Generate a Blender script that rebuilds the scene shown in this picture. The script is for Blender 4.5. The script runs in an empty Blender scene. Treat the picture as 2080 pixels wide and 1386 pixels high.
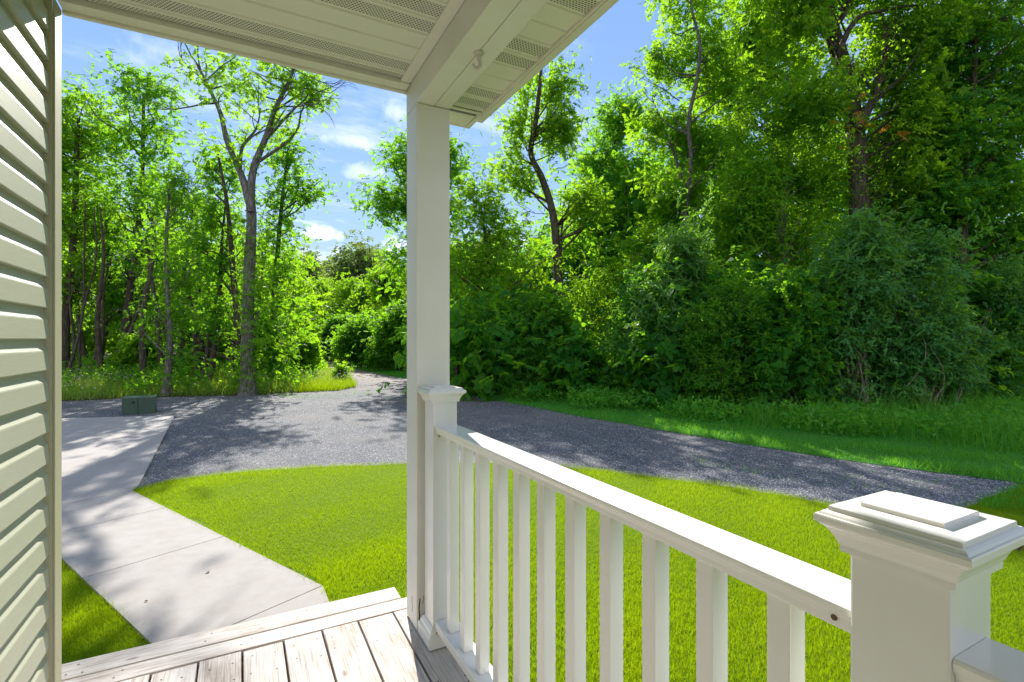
import bpy, bmesh, math, random
import numpy as np
from mathutils import Vector, Matrix

random.seed(7)
RNG = np.random.default_rng(11)
S = bpy.context.scene
COL = S.collection

# ------------------------------------------------------------------ camera / measuring
# World axes: X = outward from the house wall, Y = along the porch, Z up. Ground z = 0.
F = 1030.0            # focal length in photograph pixels
HOR = 689.5           # row of the horizon
FX, FY = 0.4710, 0.8821   # viewing direction in plan
DECK = 0.40
CAMZ = DECK + 1.262

def at(px, py, z=0.0):
    """plan position of a measured ground point"""
    r = (px - 1040.0) / F
    D = (CAMZ - z) / ((py - HOR) / F)
    xc = r * D
    return (FY * xc + FX * D, -FX * xc + FY * D)

def atD(px, py, D):
    xc = (px - 1040.0) / F * D
    return Vector((FY * xc + FX * D, -FX * xc + FY * D, CAMZ - (py - HOR) / F * D))

def plan(xc, D):
    return (FY * xc + FX * D, -FX * xc + FY * D)

cam_d = bpy.data.cameras.new("camera")
cam = bpy.data.objects.new("camera", cam_d)
COL.objects.link(cam)
cam.location = (0, 0, CAMZ)
cam.rotation_euler = (math.radians(90), 0, -math.atan2(FX, FY))
cam_d.sensor_width = 36.0
cam_d.lens = F / 2080.0 * 36.0
cam_d.shift_y = -(693.0 - HOR) / 2080.0
cam_d.clip_start = 0.02
cam_d.clip_end = 2000
S.camera = cam

# ------------------------------------------------------------------ light
SUN_AZ = math.radians(11.35)   # from +Y towards +X
SUN_EL = math.radians(33.0)
sd = bpy.data.lights.new("sun", 'SUN')
sun = bpy.data.objects.new("sun", sd)
COL.objects.link(sun)
sv = Vector((math.sin(SUN_AZ) * math.cos(SUN_EL), math.cos(SUN_AZ) * math.cos(SUN_EL), math.sin(SUN_EL)))
sun.rotation_euler = sv.to_track_quat('Z', 'Y').to_euler()
sun.location = sv * 60
sd.energy = 4.4
sd.angle = math.radians(0.53)
sd.color = (1.0, 0.945, 0.86)

W = bpy.data.worlds.new("World")
S.world = W
W.use_nodes = True
wn, wl = W.node_tree.nodes, W.node_tree.links
wn.clear()
w_out = wn.new('ShaderNodeOutputWorld')
w_bg = wn.new('ShaderNodeBackground')
w_bg.inputs['Strength'].default_value = 0.15
w_sky = wn.new('ShaderNodeTexSky')
w_sky.sky_type = 'NISHITA'
w_sky.sun_disc = False
w_sky.sun_elevation = SUN_EL
w_sky.sun_rotation = SUN_AZ
w_sky.altitude = 200
w_sky.air_density = 1.0
w_sky.dust_density = 0.0
w_sky.ozone_density = 2.5
tc = wn.new('ShaderNodeTexCoord')
sep = wn.new('ShaderNodeSeparateXYZ')
wl.new(tc.outputs['Generated'], sep.inputs[0])
# cloud plane projection: xy / (z + c)
zc = wn.new('ShaderNodeMath'); zc.operation = 'ADD'; zc.inputs[1].default_value = 0.12
wl.new(sep.outputs['Z'], zc.inputs[0])
zm = wn.new('ShaderNodeMath'); zm.operation = 'MAXIMUM'; zm.inputs[1].default_value = 0.05
wl.new(zc.outputs[0], zm.inputs[0])
dv = wn.new('ShaderNodeVectorMath'); dv.operation = 'DIVIDE'
cmb = wn.new('ShaderNodeCombineXYZ')
for i in range(3):
    wl.new(zm.outputs[0], cmb.inputs[i])
wl.new(tc.outputs['Generated'], dv.inputs[0]); wl.new(cmb.outputs[0], dv.inputs[1])
def wnoise(scale, detail, rough, loc, sc=(1, 1, 1)):
    mp = wn.new('ShaderNodeMapping'); mp.inputs['Location'].default_value = loc
    mp.inputs['Scale'].default_value = sc
    wl.new(dv.outputs[0], mp.inputs['Vector'])
    n = wn.new('ShaderNodeTexNoise'); n.inputs['Scale'].default_value = scale
    n.inputs['Detail'].default_value = detail; n.inputs['Roughness'].default_value = rough
    wl.new(mp.outputs[0], n.inputs['Vector'])
    return n.outputs['Fac']
def wramp(sock, a, b):
    r = wn.new('ShaderNodeMapRange'); r.inputs['From Min'].default_value = a; r.inputs['From Max'].default_value = b
    r.interpolation_type = 'SMOOTHSTEP'
    wl.new(sock, r.inputs['Value'])
    return r.outputs[0]
def wmath(op, a, b):
    m = wn.new('ShaderNodeMath'); m.operation = op
    for i, v in enumerate((a, b)):
        if isinstance(v, (int, float)): m.inputs[i].default_value = v
        else: wl.new(v, m.inputs[i])
    return m.outputs[0]
cirrus = wmath('MULTIPLY', wramp(wnoise(1.5, 8, 0.62, (3.1, 1.7, 0.3), (1.0, 2.2, 1.0)), 0.48, 0.82), 0.5)
puff = wramp(wnoise(1.7, 10, 0.55, (0.35, 5.2, 0.0)), 0.56, 0.66)
lowmask = wmath('SUBTRACT', 1.0, wramp(sep.outputs['Z'], 0.10, 0.32))
puff = wmath('MULTIPLY', puff, lowmask)
haze = wmath('MULTIPLY', wmath('SUBTRACT', 1.0, wramp(sep.outputs['Z'], -0.02, 0.45)), 0.12)
def cloud_bank(az_r, el_r, sx, sz, amp=1.0, seed=0.0):
    # direction of the bank in plan from the porch
    v_ = Vector((FY * az_r + FX, -FX * az_r + FY, el_r)).normalized()
    t_ = Vector((FY * 1 , -FX * 1, 0)).normalized()
    dn = wn.new('ShaderNodeVectorMath'); dn.operation = 'DOT_PRODUCT'; dn.inputs[1].default_value = t_
    wl.new(tc.outputs['Generated'], dn.inputs[0])
    a_ = wmath('DIVIDE', wmath('SUBTRACT', dn.outputs['Value'], v_.dot(t_)), sx)
    b_ = wmath('DIVIDE', wmath('SUBTRACT', sep.outputs['Z'], v_.z), sz)
    d2 = wmath('ADD', wmath('MULTIPLY', a_, a_), wmath('MULTIPLY', b_, b_))
    mp = wn.new('ShaderNodeMapping'); mp.inputs['Location'].default_value = (seed, seed * 0.7, 0.0)
    wl.new(tc.outputs['Generated'], mp.inputs['Vector'])
    n_ = wn.new('ShaderNodeTexNoise'); n_.inputs['Scale'].default_value = 22.0; n_.inputs['Detail'].default_value = 8.0; n_.inputs['Roughness'].default_value = 0.55
    wl.new(mp.outputs[0], n_.inputs['Vector'])
    f_ = wmath('ADD', wmath('SUBTRACT', 1.0, d2), wmath('MULTIPLY', wmath('SUBTRACT', n_.outputs['Fac'], 0.5), 3.2))
    return wmath('MULTIPLY', wramp(f_, 0.05, 1.5), amp)
banks = [cloud_bank(-0.375, 0.210, 0.042, 0.020, 1.0, 0.0), cloud_bank(-0.40, 0.165, 0.05, 0.018, 0.55, 2.0), cloud_bank(-0.23, 0.185, 0.05, 0.02, 0.55, 4.0),
         cloud_bank(-0.31, 0.39, 0.07, 0.014, 0.5, 6.0), cloud_bank(-0.27, 0.33, 0.06, 0.020, 0.5, 8.0), cloud_bank(-0.24, 0.44, 0.05, 0.03, 0.5, 9.0), cloud_bank(-0.68, 0.55, 0.07, 0.03, 0.35, 11.0)]
cl = wmath('MAXIMUM', wmath('MAXIMUM', cirrus, puff), haze)
for b_ in banks: cl = wmath('MAXIMUM', cl, b_)
# unseen bright cloud deck, added behind the camera as front fill light
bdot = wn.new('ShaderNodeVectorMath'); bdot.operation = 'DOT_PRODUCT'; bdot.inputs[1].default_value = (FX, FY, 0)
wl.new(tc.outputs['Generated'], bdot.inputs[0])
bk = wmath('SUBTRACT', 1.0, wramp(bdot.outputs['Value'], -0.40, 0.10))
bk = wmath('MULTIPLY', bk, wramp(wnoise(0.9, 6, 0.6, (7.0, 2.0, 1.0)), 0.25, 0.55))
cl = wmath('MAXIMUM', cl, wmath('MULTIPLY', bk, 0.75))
w_mix = wn.new('ShaderNodeMix'); w_mix.data_type = 'RGBA'
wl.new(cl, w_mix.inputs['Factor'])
w_tint = wn.new('ShaderNodeMix'); w_tint.data_type = 'RGBA'; w_tint.blend_type = 'MULTIPLY'
w_tint.inputs['Factor'].default_value = 1.0
w_tint.inputs['B'].default_value = (1.22, 1.20, 1.28, 1)
# keep the bright aureole round the sun within the range of the photograph: c / (1 + lum / k)
w_lum = wn.new('ShaderNodeRGBToBW'); wl.new(w_sky.outputs[0], w_lum.inputs[0])
w_den = wmath('ADD', 1.0, wmath('DIVIDE', w_lum.outputs[0], 2.0))
w_dc = wn.new('ShaderNodeCombineXYZ')
for i in range(3): wl.new(w_den, w_dc.inputs[i])
w_div = wn.new('ShaderNodeVectorMath'); w_div.operation = 'DIVIDE'
wl.new(w_sky.outputs[0], w_div.inputs[0]); wl.new(w_dc.outputs[0], w_div.inputs[1])
wl.new(w_div.outputs[0], w_tint.inputs['A'])
wl.new(w_tint.outputs['Result'], w_mix.inputs['A'])
w_mix.inputs['B'].default_value = (4.3, 4.45, 4.75, 1)
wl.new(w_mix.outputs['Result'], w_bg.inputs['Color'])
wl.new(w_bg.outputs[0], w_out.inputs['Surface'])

S.view_settings.view_transform = 'Standard'
S.view_settings.look = 'None'
S.view_settings.exposure = 1.32
S.view_settings.gamma = 1.0
S.render.engine = 'CYCLES'
S.cycles.max_bounces = 8
S.cycles.diffuse_bounces = 5
S.cycles.transmission_bounces = 5
S.cycles.glossy_bounces = 3
S.cycles.use_denoising = True
S.cycles.denoising_input_passes = 'RGB_ALBEDO_NORMAL'
S.cycles.denoising_prefilter = 'NONE'
S.cycles.sample_clamp_indirect = 6.0

# ------------------------------------------------------------------ object helpers
def tag(o, label=None, cat=None, group=None, kind=None):
    if label: o['label'] = label
    if cat: o['category'] = cat
    if group: o['group'] = group
    if kind: o['kind'] = kind
    return o

def thing(name, label, cat, loc=(0, 0, 0), group=None):
    o = bpy.data.objects.new(name, None)
    o.empty_display_size = 0.1
    o.location = loc
    COL.objects.link(o)
    return tag(o, label, cat, group)

def link(name, me, parent=None, mats=()):
    o = bpy.data.objects.new(name, me)
    for m in (mats if isinstance(mats, (list, tuple)) else (mats,)):
        me.materials.append(m)
    COL.objects.link(o)
    if parent is not None:
        o.parent = parent
    return o

def from_bm(name, bm, mats, parent=None, smooth=False):
    me = bpy.data.meshes.new(name)
    bmesh.ops.recalc_face_normals(bm, faces=bm.faces)
    bm.to_mesh(me); bm.free()
    if smooth:
        me.polygons.foreach_set('use_smooth', [True] * len(me.polygons))
    return link(name, me, parent, mats)

def box(bm, lo, hi, bevel=0.0, seg=2, mat=0):
    vs = [bm.verts.new((x, y, z)) for x in (lo[0], hi[0]) for y in (lo[1], hi[1]) for z in (lo[2], hi[2])]
    fs = []
    for q in ((0, 1, 3, 2), (4, 6, 7, 5), (0, 4, 5, 1), (2, 3, 7, 6), (0, 2, 6, 4), (1, 5, 7, 3)):
        f = bm.faces.new([vs[i] for i in q]); f.material_index = mat; fs.append(f)
    if bevel > 0:
        es = list({e for f in fs for e in f.edges})
        bmesh.ops.bevel(bm, geom=es, offset=bevel, segments=seg, profile=0.6, affect='EDGES', clamp_overlap=True)
    return vs

def extrude_profile(bm, prof, axis, a0, a1, closed=True, mat=0, caps=True):
    """prof = list of (p, z); axis 'Y': p is x; axis 'X': p is y"""
    def mk(p, z, a):
        return bm.verts.new((p, a, z) if axis == 'Y' else (a, p, z))
    A = [mk(p, z, a0) for p, z in prof]
    B = [mk(p, z, a1) for p, z in prof]
    n = len(prof)
    for i in range(n if closed else n - 1):
        j = (i + 1) % n
        f = bm.faces.new((A[i], A[j], B[j], B[i])); f.material_index = mat
    if closed and caps:
        bm.faces.new(A).material_index = mat
        bm.faces.new(B[::-1]).material_index = mat

def square_lathe(bm, prof, cx, cy, bevel=0.0):
    rings = []
    for r, z in prof:
        rings.append([bm.verts.new((cx + sx * r, cy + sy * r, z)) for sx, sy in ((-1, -1), (1, -1), (1, 1), (-1, 1))])
    for a, b in zip(rings, rings[1:]):
        for i in range(4):
            j = (i + 1) % 4
            bm.faces.new((a[i], a[j], b[j], b[i]))
    bm.faces.new(rings[0][::-1]); bm.faces.new(rings[-1])

def disc(bm, c, n, r, h, sides=10, mat=0):
    """short cylinder with centre c, axis n"""
    n = Vector(n).normalized()
    t = n.orthogonal().normalized(); b = n.cross(t)
    c = Vector(c)
    A = [bm.verts.new(c + (t * math.cos(k * 2 * math.pi / sides) + b * math.sin(k * 2 * math.pi / sides)) * r) for k in range(sides)]
    B = [bm.verts.new(v.co + n * h) for v in A]
    for i in range(sides):
        j = (i + 1) % sides
        bm.faces.new((A[i], A[j], B[j], B[i])).material_index = mat
    bm.faces.new(B).material_index = mat
    bm.faces.new(A[::-1]).material_index = mat

# numpy meshes ---------------------------------------------------------------
def np_mesh(name, verts, faces_idx, nper, mat_idx=None, attrs=None, smooth=False):
    """verts (N,3); faces_idx flat int array; nper corners per face"""
    me = bpy.data.meshes.new(name)
    nv = len(verts); nl = len(faces_idx); nf = nl // nper
    me.vertices.add(nv); me.loops.add(nl); me.polygons.add(nf)
    me.vertices.foreach_set('co', np.asarray(verts, np.float32).ravel())
    me.loops.foreach_set('vertex_index', np.asarray(faces_idx, np.int32))
    me.polygons.foreach_set('loop_start', np.arange(0, nl, nper, dtype=np.int32))
    if smooth:
        me.polygons.foreach_set('use_smooth', np.ones(nf, dtype=bool))
    if mat_idx is not None:
        me.polygons.foreach_set('material_index', np.asarray(mat_idx, np.int32))
    for k, v in (attrs or {}).items():
        a = me.attributes.new(k, 'FLOAT', 'FACE')
        a.data.foreach_set('value', np.asarray(v, np.float32))
    me.update(calc_edges=True)
    return me

class Tubes:
    """many tapered tubes as one quad mesh"""
    def __init__(s): s.v, s.f, s.n = [], [], 0
    def add(s, pts, rad, sides=6, wob=0.0):
        pts = np.asarray([tuple(p) for p in pts], float); rad = np.asarray(rad, float)
        n = len(pts)
        tan = np.gradient(pts, axis=0)
        tan /= np.linalg.norm(tan, axis=1, keepdims=True) + 1e-9
        ref = np.tile(np.array([0.0, 1.0, 0.13]), (n, 1))
        bad = np.abs((tan * ref).sum(1)) > 0.93
        ref[bad] = (1.0, 0.1, 0.0)
        if bad.any() and not bad.all(): ref[:] = (1.0, 0.17, 0.11)
        u = np.cross(tan, ref); u /= np.linalg.norm(u, axis=1, keepdims=True) + 1e-9
        w = np.cross(tan, u)
        ang = np.arange(sides) * 2 * math.pi / sides
        rr = rad[:, None] * (1 + (RNG.normal(0, wob, (n, sides)) if wob else 0))
        ring = pts[:, None, :] + (u[:, None, :] * np.cos(ang)[None, :, None] + w[:, None, :] * np.sin(ang)[None, :, None]) * rr[..., None]
        s.v.append(ring.reshape(-1, 3))
        i = np.arange(n - 1)[:, None] * sides; k = np.arange(sides)[None, :]; k2 = (k + 1) % sides
        q = np.stack([i + k, i + k2, i + sides + k2, i + sides + k], -1).reshape(-1) + s.n
        s.f.append(q); s.n += n * sides
    def mesh(s, name):
        return np_mesh(name, np.concatenate(s.v), np.concatenate(s.f), 4, smooth=True)

def in_poly(x, y, poly):
    inside = np.zeros(len(x), bool)
    n = len(poly); j = n - 1
    for i in range(n):
        xi, yi = poly[i]; xj, yj = poly[j]
        c = ((yi > y) != (yj > y)) & (x < (xj - xi) * (y - yi) / (yj - yi + 1e-12) + xi)
        inside ^= c
        j = i
    return inside

def ragged(poly, step=0.25, amp=0.04, closed=True):
    """subdivide a plan polygon and roughen its edge"""
    out = []
    n = len(poly)
    for i in range(n):
        a = np.array(poly[i]); b = np.array(poly[(i + 1) % n])
        L = np.linalg.norm(b - a); k = int(min(400, max(1, L / step)))
        nv = np.array([-(b - a)[1], (b - a)[0]]) / (L + 1e-9)
        for t in range(k):
            p = a + (b - a) * t / k
            out.append(tuple(p + nv * RNG.normal(0, amp) * (0 if t == 0 else 1)))
    return out

def sheet(name, poly, z, m, kind='structure', thick=0.0):
    bm = bmesh.new()
    top = [bm.verts.new((x, y, z)) for x, y in poly]
    f = bm.faces.new(top)
    if thick:
        bot = [bm.verts.new((x, y, z - thick)) for x, y in poly]
        n = len(top)
        for i in range(n):
            j = (i + 1) % n
            bm.faces.new((top[i], top[j], bot[j], bot[i]))
    bmesh.ops.triangulate(bm, faces=[f])
    o = from_bm(name, bm, m)
    if o.data.polygons[0].normal.z < 0 and not thick:
        o.data.flip_normals()
    if kind: o['kind'] = kind
    return o

# ------------------------------------------------------------------ materials
class Mat:
    def __init__(s, name):
        s.m = bpy.data.materials.new(name); s.m.use_nodes = True
        s.n, s.l = s.m.node_tree.nodes, s.m.node_tree.links
        s.b = s.n['Principled BSDF']; s.out = s.n['Material Output']
        s.tc = None
    def coord(s, scale=(1, 1, 1), loc=(0, 0, 0), kind='Object'):
        if s.tc is None: s.tc = s.n.new('ShaderNodeTexCoord')
        mp = s.n.new('ShaderNodeMapping')
        mp.inputs['Scale'].default_value = scale; mp.inputs['Location'].default_value = loc
        s.l.new(s.tc.outputs[kind], mp.inputs['Vector'])
        return mp.outputs[0]
    def noise(s, v, scale, detail=4, rough=0.55, dist=0.0):
        n = s.n.new('ShaderNodeTexNoise'); n.inputs['Scale'].default_value = scale
        n.inputs['Detail'].default_value = detail; n.inputs['Roughness'].default_value = rough
        n.inputs['Distortion'].default_value = dist
        s.l.new(v, n.inputs['Vector']); return n.outputs['Fac']
    def voro(s, v, scale, out='Color', feature='F1'):
        n = s.n.new('ShaderNodeTexVoronoi'); n.inputs['Scale'].default_value = scale; n.feature = feature
        s.l.new(v, n.inputs['Vector']); return n.outputs[out]
    def ramp(s, f, stops):
        r = s.n.new('ShaderNodeValToRGB'); e = r.color_ramp.elements
        while len(e) < len(stops): e.new(0.5)
        for k, (p, c) in enumerate(stops):
            e[k].position = p
            e[k].color = (c, c, c, 1) if isinstance(c, (int, float)) else tuple(c) + (1,)
        s.l.new(f, r.inputs['Fac']); return r.outputs['Color']
    def mix(s, f, a, b, blend='MIX'):
        m = s.n.new('ShaderNodeMix'); m.data_type = 'RGBA'; m.blend_type = blend
        for key, v in (('Factor', f), ('A', a), ('B', b)):
            if isinstance(v, (int, float)) and key == 'Factor': m.inputs[key].default_value = v
            elif isinstance(v, tuple): m.inputs[key].default_value = v + (1,)
            elif isinstance(v, (int, float)): m.inputs[key].default_value = (v, v, v, 1)
            else: s.l.new(v, m.inputs[key])
        return m.outputs['Result']
    def math(s, op, a, b=0.0):
        m = s.n.new('ShaderNodeMath'); m.operation = op
        for k, v in enumerate((a, b)):
            if isinstance(v, (int, float)): m.inputs[k].default_value = v
            else: s.l.new(v, m.inputs[k])
        return m.outputs[0]
    def sepxyz(s, v):
        n = s.n.new('ShaderNodeSeparateXYZ'); s.l.new(v, n.inputs[0]); return n.outputs
    def bump(s, h, strength=0.3, dist=0.01):
        b = s.n.new('ShaderNodeBump'); b.inputs['Strength'].default_value = strength; b.inputs['Distance'].default_value = dist
        s.l.new(h, b.inputs['Height']); s.l.new(b.outputs[0], s.b.inputs['Normal']); return b.outputs[0]
    def base(s, c, rough=0.6, spec=0.4):
        if isinstance(c, tuple): s.b.inputs['Base Color'].default_value = c + (1,)
        else: s.l.new(c, s.b.inputs['Base Color'])
        if isinstance(rough, (int, float)): s.b.inputs['Roughness'].default_value = rough
        else: s.l.new(rough, s.b.inputs['Roughness'])
        s.b.inputs['Specular IOR Level'].default_value = spec
        return s

def mat_paint(name, col, rough=0.4, spec=0.5, dirt=0.10, bump=0.0, dscale=3.0, grain=(1, 1, 1)):
    M = Mat(name)
    v = M.coord()
    n1 = M.noise(v, dscale, 6, 0.62)
    n2 = M.noise(M.coord((1, 1, 0.25)), 22.0, 3, 0.6)
    dark = tuple(c * k for c, k in zip(col, (1 - dirt * 1.4, 1 - dirt * 1.6, 1 - dirt * 2.2)))
    c = M.mix(M.ramp(n1, [(0.35, 0.0), (0.75, 0.8)]), col, dark)
    c = M.mix(M.ramp(n2, [(0.62, 0.0), (0.8, 0.35)]), c, dark)
    sp = M.voro(v, 9.0, 'Distance')
    c = M.mix(M.ramp(sp, [(0.012, 0.55), (0.03, 0.0)]), c, tuple(x * 0.35 for x in col))
    M.base(c, rough, spec)
    if bump:
        M.bump(M.noise(M.coord(grain), 60.0, 4, 0.6), bump, 0.002)
    return M.m

m_vinyl = mat_paint('white_vinyl', (0.81, 0.795, 0.77), 0.2, 0.5, 0.05, 0.0, 2.0)
m_white = mat_paint('painted_wood', (0.80, 0.782, 0.735), 0.5, 0.35, 0.10, 0.25, 2.0, (1, 1, 0.08))
m_alu = mat_paint('coated_aluminium', (0.80, 0.775, 0.69), 0.45, 0.4, 0.10, 0.0, 2.5)
m_trim = mat_paint('sage_trim', (0.43, 0.42, 0.28), 0.5, 0.35, 0.08, 0.3, 3.0, (1, 1, 0.06))
m_dark = mat_paint('dark_gap', (0.035, 0.032, 0.028), 0.9, 0.1, 0.05)
m_screw = mat_paint('rusty_screw', (0.16, 0.09, 0.06), 0.6, 0.3, 0.1)
m_roof = mat_paint('roof_shingle', (0.10, 0.095, 0.09), 0.9, 0.2, 0.2)

def mat_siding():
    M = Mat('vinyl_siding')
    v = M.coord((1, 0.05, 1))
    g = M.noise(v, 260.0, 3, 0.6, 0.4)
    big = M.noise(M.coord(), 1.6, 4, 0.6)
    c = M.mix(big, (0.47, 0.48, 0.375), (0.425, 0.435, 0.33))
    c = M.mix(M.ramp(g, [(0.35, 0.25), (0.6, 0.0)]), c, (0.34, 0.34, 0.25))
    M.base(c, 0.42, 0.4)
    M.bump(g, 0.22, 0.0015)
    return M.m
m_siding = mat_siding()

def mat_soffit(name, along='X', pitch=0.1022, off=0.0, vented=True):
    """pitched panels: pairs of courses, one pair vented with staggered slots; slots are cut dark"""
    M = Mat(name)
    o = M.sepxyz(M.coord())
    a, b = (o['X'], o['Y'])
    # course index along Y
    t = M.math('DIVIDE', M.math('ADD', b, off), pitch)
    k = M.math('FLOORED_MODULO', M.math('FLOOR', t), 4.0)
    isv = M.math('LESS_THAN', k, 1.5)
    fr = M.math('FRACT', t)
    band = M.math('MULTIPLY', M.math('GREATER_THAN', fr, 0.24), M.math('LESS_THAN', fr, 0.92))
    # staggered slots
    px, py = 0.0125, 0.0092
    row = M.math('DIVIDE', b, py)
    ri = M.math('FLOOR', row)
    sh = M.math('MULTIPLY', M.math('FLOORED_MODULO', ri, 2.0), 0.5)
    cx = M.math('ABSOLUTE', M.math('SUBTRACT', M.math('FRACT', M.math('ADD', M.math('DIVIDE', a, px), sh)), 0.5))
    cy = M.math('ABSOLUTE', M.math('SUBTRACT', M.math('FRACT', row), 0.5))
    hole = M.math('MULTIPLY', M.math('LESS_THAN', cx, 0.34), M.math('LESS_THAN', cy, 0.27))
    hole = M.math('MULTIPLY', M.math('MULTIPLY', hole, band), isv)
    n1 = M.noise(M.coord(), 2.5, 5, 0.6)
    col = M.mix(n1, (0.80, 0.775, 0.69), (0.73, 0.705, 0.62))
    sp = M.voro(M.coord(), 6.0, 'Distance')
    col = M.mix(M.ramp(sp, [(0.010, 0.8), (0.02, 0.0)]), col, (0.2, 0.17, 0.13))
    col = M.mix(hole, col, (0.07, 0.06, 0.045))
    M.base(col, 0.45, 0.35)
    M.bump(M.math('MULTIPLY', hole, -1.0), 0.6, 0.004)
    return M.m

def mat_wood():
    M = Mat('weathered_decking')
    r = M.n.new('ShaderNodeObjectInfo').outputs['Random']
    rv = M.n.new('ShaderNodeCombineXYZ')
    for i in range(3): M.l.new(M.math('MULTIPLY', r, 37.0 + 11 * i), rv.inputs[i])
    at_ = M.n.new('ShaderNodeAttribute'); at_.attribute_name = 'grain'
    # grain runs along local x of the UV-like coordinate stored in object space (see board())
    def gc(sc):
        add = M.n.new('ShaderNodeVectorMath'); add.operation = 'ADD'
        M.l.new(M.coord(sc), add.inputs[0]); M.l.new(rv.outputs[0], add.inputs[1]); return add.outputs[0]
    g1 = M.noise(gc((1.2, 26, 26)), 3.0, 6, 0.65, 1.2)
    g2 = M.noise(gc((2.5, 120, 120)), 2.0, 3, 0.6, 0.3)
    patch = M.noise(gc((2.0, 5, 5)), 2.2, 5, 0.6)
    kn = M.voro(gc((4.5, 10, 10)), 1.0, 'Distance')
    c = M.ramp(g1, [(0.26, (0.22, 0.165, 0.13)), (0.40, (0.47, 0.41, 0.365)), (0.60, (0.59, 0.545, 0.51)), (0.8, (0.41, 0.35, 0.305))])
    c = M.mix(M.ramp(g2, [(0.34, 0.85), (0.52, 0.0)]), c, (0.20, 0.145, 0.11))
    c = M.mix(M.ramp(patch, [(0.40, 0.0), (0.75, 0.75)]), c, (0.62, 0.59, 0.56))
    c = M.mix(M.ramp(patch, [(0.22, 0.7), (0.42, 0.0)]), c, (0.26, 0.18, 0.13))
    c = M.mix(M.ramp(kn, [(0.05, 0.75), (0.14, 0.0)]), c, (0.15, 0.10, 0.075))
    M.base(c, 0.75, 0.2)
    h = M.math('ADD', g1, M.math('MULTIPLY', g2, 0.7))
    M.bump(h, 0.35, 0.003)
    return M.m
m_wood = mat_wood()

def mat_concrete():
    M = Mat('broom_concrete')
    v = M.coord()
    a = M.noise(v, 0.9, 7, 0.65)
    b = M.noise(v, 9.0, 6, 0.7)
    f = M.noise(v, 240.0, 2, 0.6)
    c = M.mix(a, (0.36, 0.342, 0.328), (0.275, 0.258, 0.246))
    c = M.mix(M.ramp(b, [(0.40, 0.0), (0.72, 0.7)]), c, (0.27, 0.24, 0.215))
    c = M.mix(M.ramp(f, [(0.3, 0.35), (0.5, 0.0)]), c, (0.26, 0.23, 0.21))
    st = M.voro(v, 1.1, 'Distance')
    c = M.mix(M.ramp(M.math('ADD', st, M.math('MULTIPLY', b, 0.25)), [(0.16, 0.35), (0.30, 0.0)]), c, (0.25, 0.215, 0.19))
    M.base(c, 0.85, 0.25)
    M.bump(M.math('ADD', f, b), 0.25, 0.003)
    return M.m
m_conc = mat_concrete()

def mat_gravel(name='crushed_gravel'):
    M = Mat(name)
    v = M.coord()
    wob = M.n.new('ShaderNodeTexNoise'); wob.inputs['Scale'].default_value = 30; M.l.new(v, wob.inputs['Vector'])
    col = M.voro(v, 62.0, 'Color')
    sp = M.sepxyz(col)
    d = M.voro(v, 62.0, 'Distance')
    c = M.ramp(sp['X'], [(0.0, (0.062, 0.073, 0.095)), (0.4, (0.150, 0.163, 0.188)), (0.75, (0.255, 0.262, 0.275)), (0.95, (0.37, 0.365, 0.36)), (1.0, (0.50, 0.485, 0.47))])
    c = M.mix(M.ramp(d, [(0.35, 0.0), (0.62, 0.85)]), c, (0.03, 0.032, 0.042))
    big = M.noise(v, 0.5, 5, 0.6)
    med = M.noise(M.coord((1.0, 0.35, 1.0)), 2.2, 5, 0.65)
    c = M.mix(M.ramp(med, [(0.38, 0.45), (0.60, 0.0)]), c, (0.055, 0.063, 0.08))
    c = M.mix(M.ramp(big, [(0.45, 0.0), (0.7, 0.5)]), c, (0.22, 0.195, 0.17))
    # the lane beyond the turn is a worn sandy track
    o = M.sepxyz(v)
    dd = M.math('ADD', M.math('MULTIPLY', o['X'], FX), M.math('MULTIPLY', o['Y'], FY))
    dd = M.math('ADD', dd, M.math('MULTIPLY', M.noise(v, 0.35, 3), 6.0))
    mr = M.n.new('ShaderNodeMapRange'); mr.inputs['From Min'].default_value = 19.0; mr.inputs['From Max'].default_value = 27.0
    M.l.new(dd, mr.inputs['Value'])
    c = M.mix(M.math('MULTIPLY', mr.outputs[0], 0.75), c, (0.27, 0.215, 0.19))
    M.base(c, 0.85, 0.3)
    M.bump(M.math('MULTIPLY', d, -1.0), 0.9, 0.02)
    return M.m
m_gravel = mat_gravel()

def mat_soil(name, a, b, c3):
    M = Mat(name)
    v = M.coord()
    n = M.noise(v, 1.3, 6, 0.65); n2 = M.noise(v, 25.0, 4, 0.7)
    c = M.mix(n, a, b)
    c = M.mix(M.ramp(n2, [(0.45, 0.0), (0.65, 0.7)]), c, c3)
    M.base(c, 0.95, 0.1)
    M.bump(n2, 0.6, 0.03)
    return M.m
m_ground = mat_soil('forest_floor', (0.050, 0.058, 0.020), (0.060, 0.045, 0.028), (0.035, 0.055, 0.015))
m_lawnbed = mat_soil('lawn_thatch', (0.10, 0.19, 0.008), (0.13, 0.19, 0.012), (0.07, 0.13, 0.008))

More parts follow.
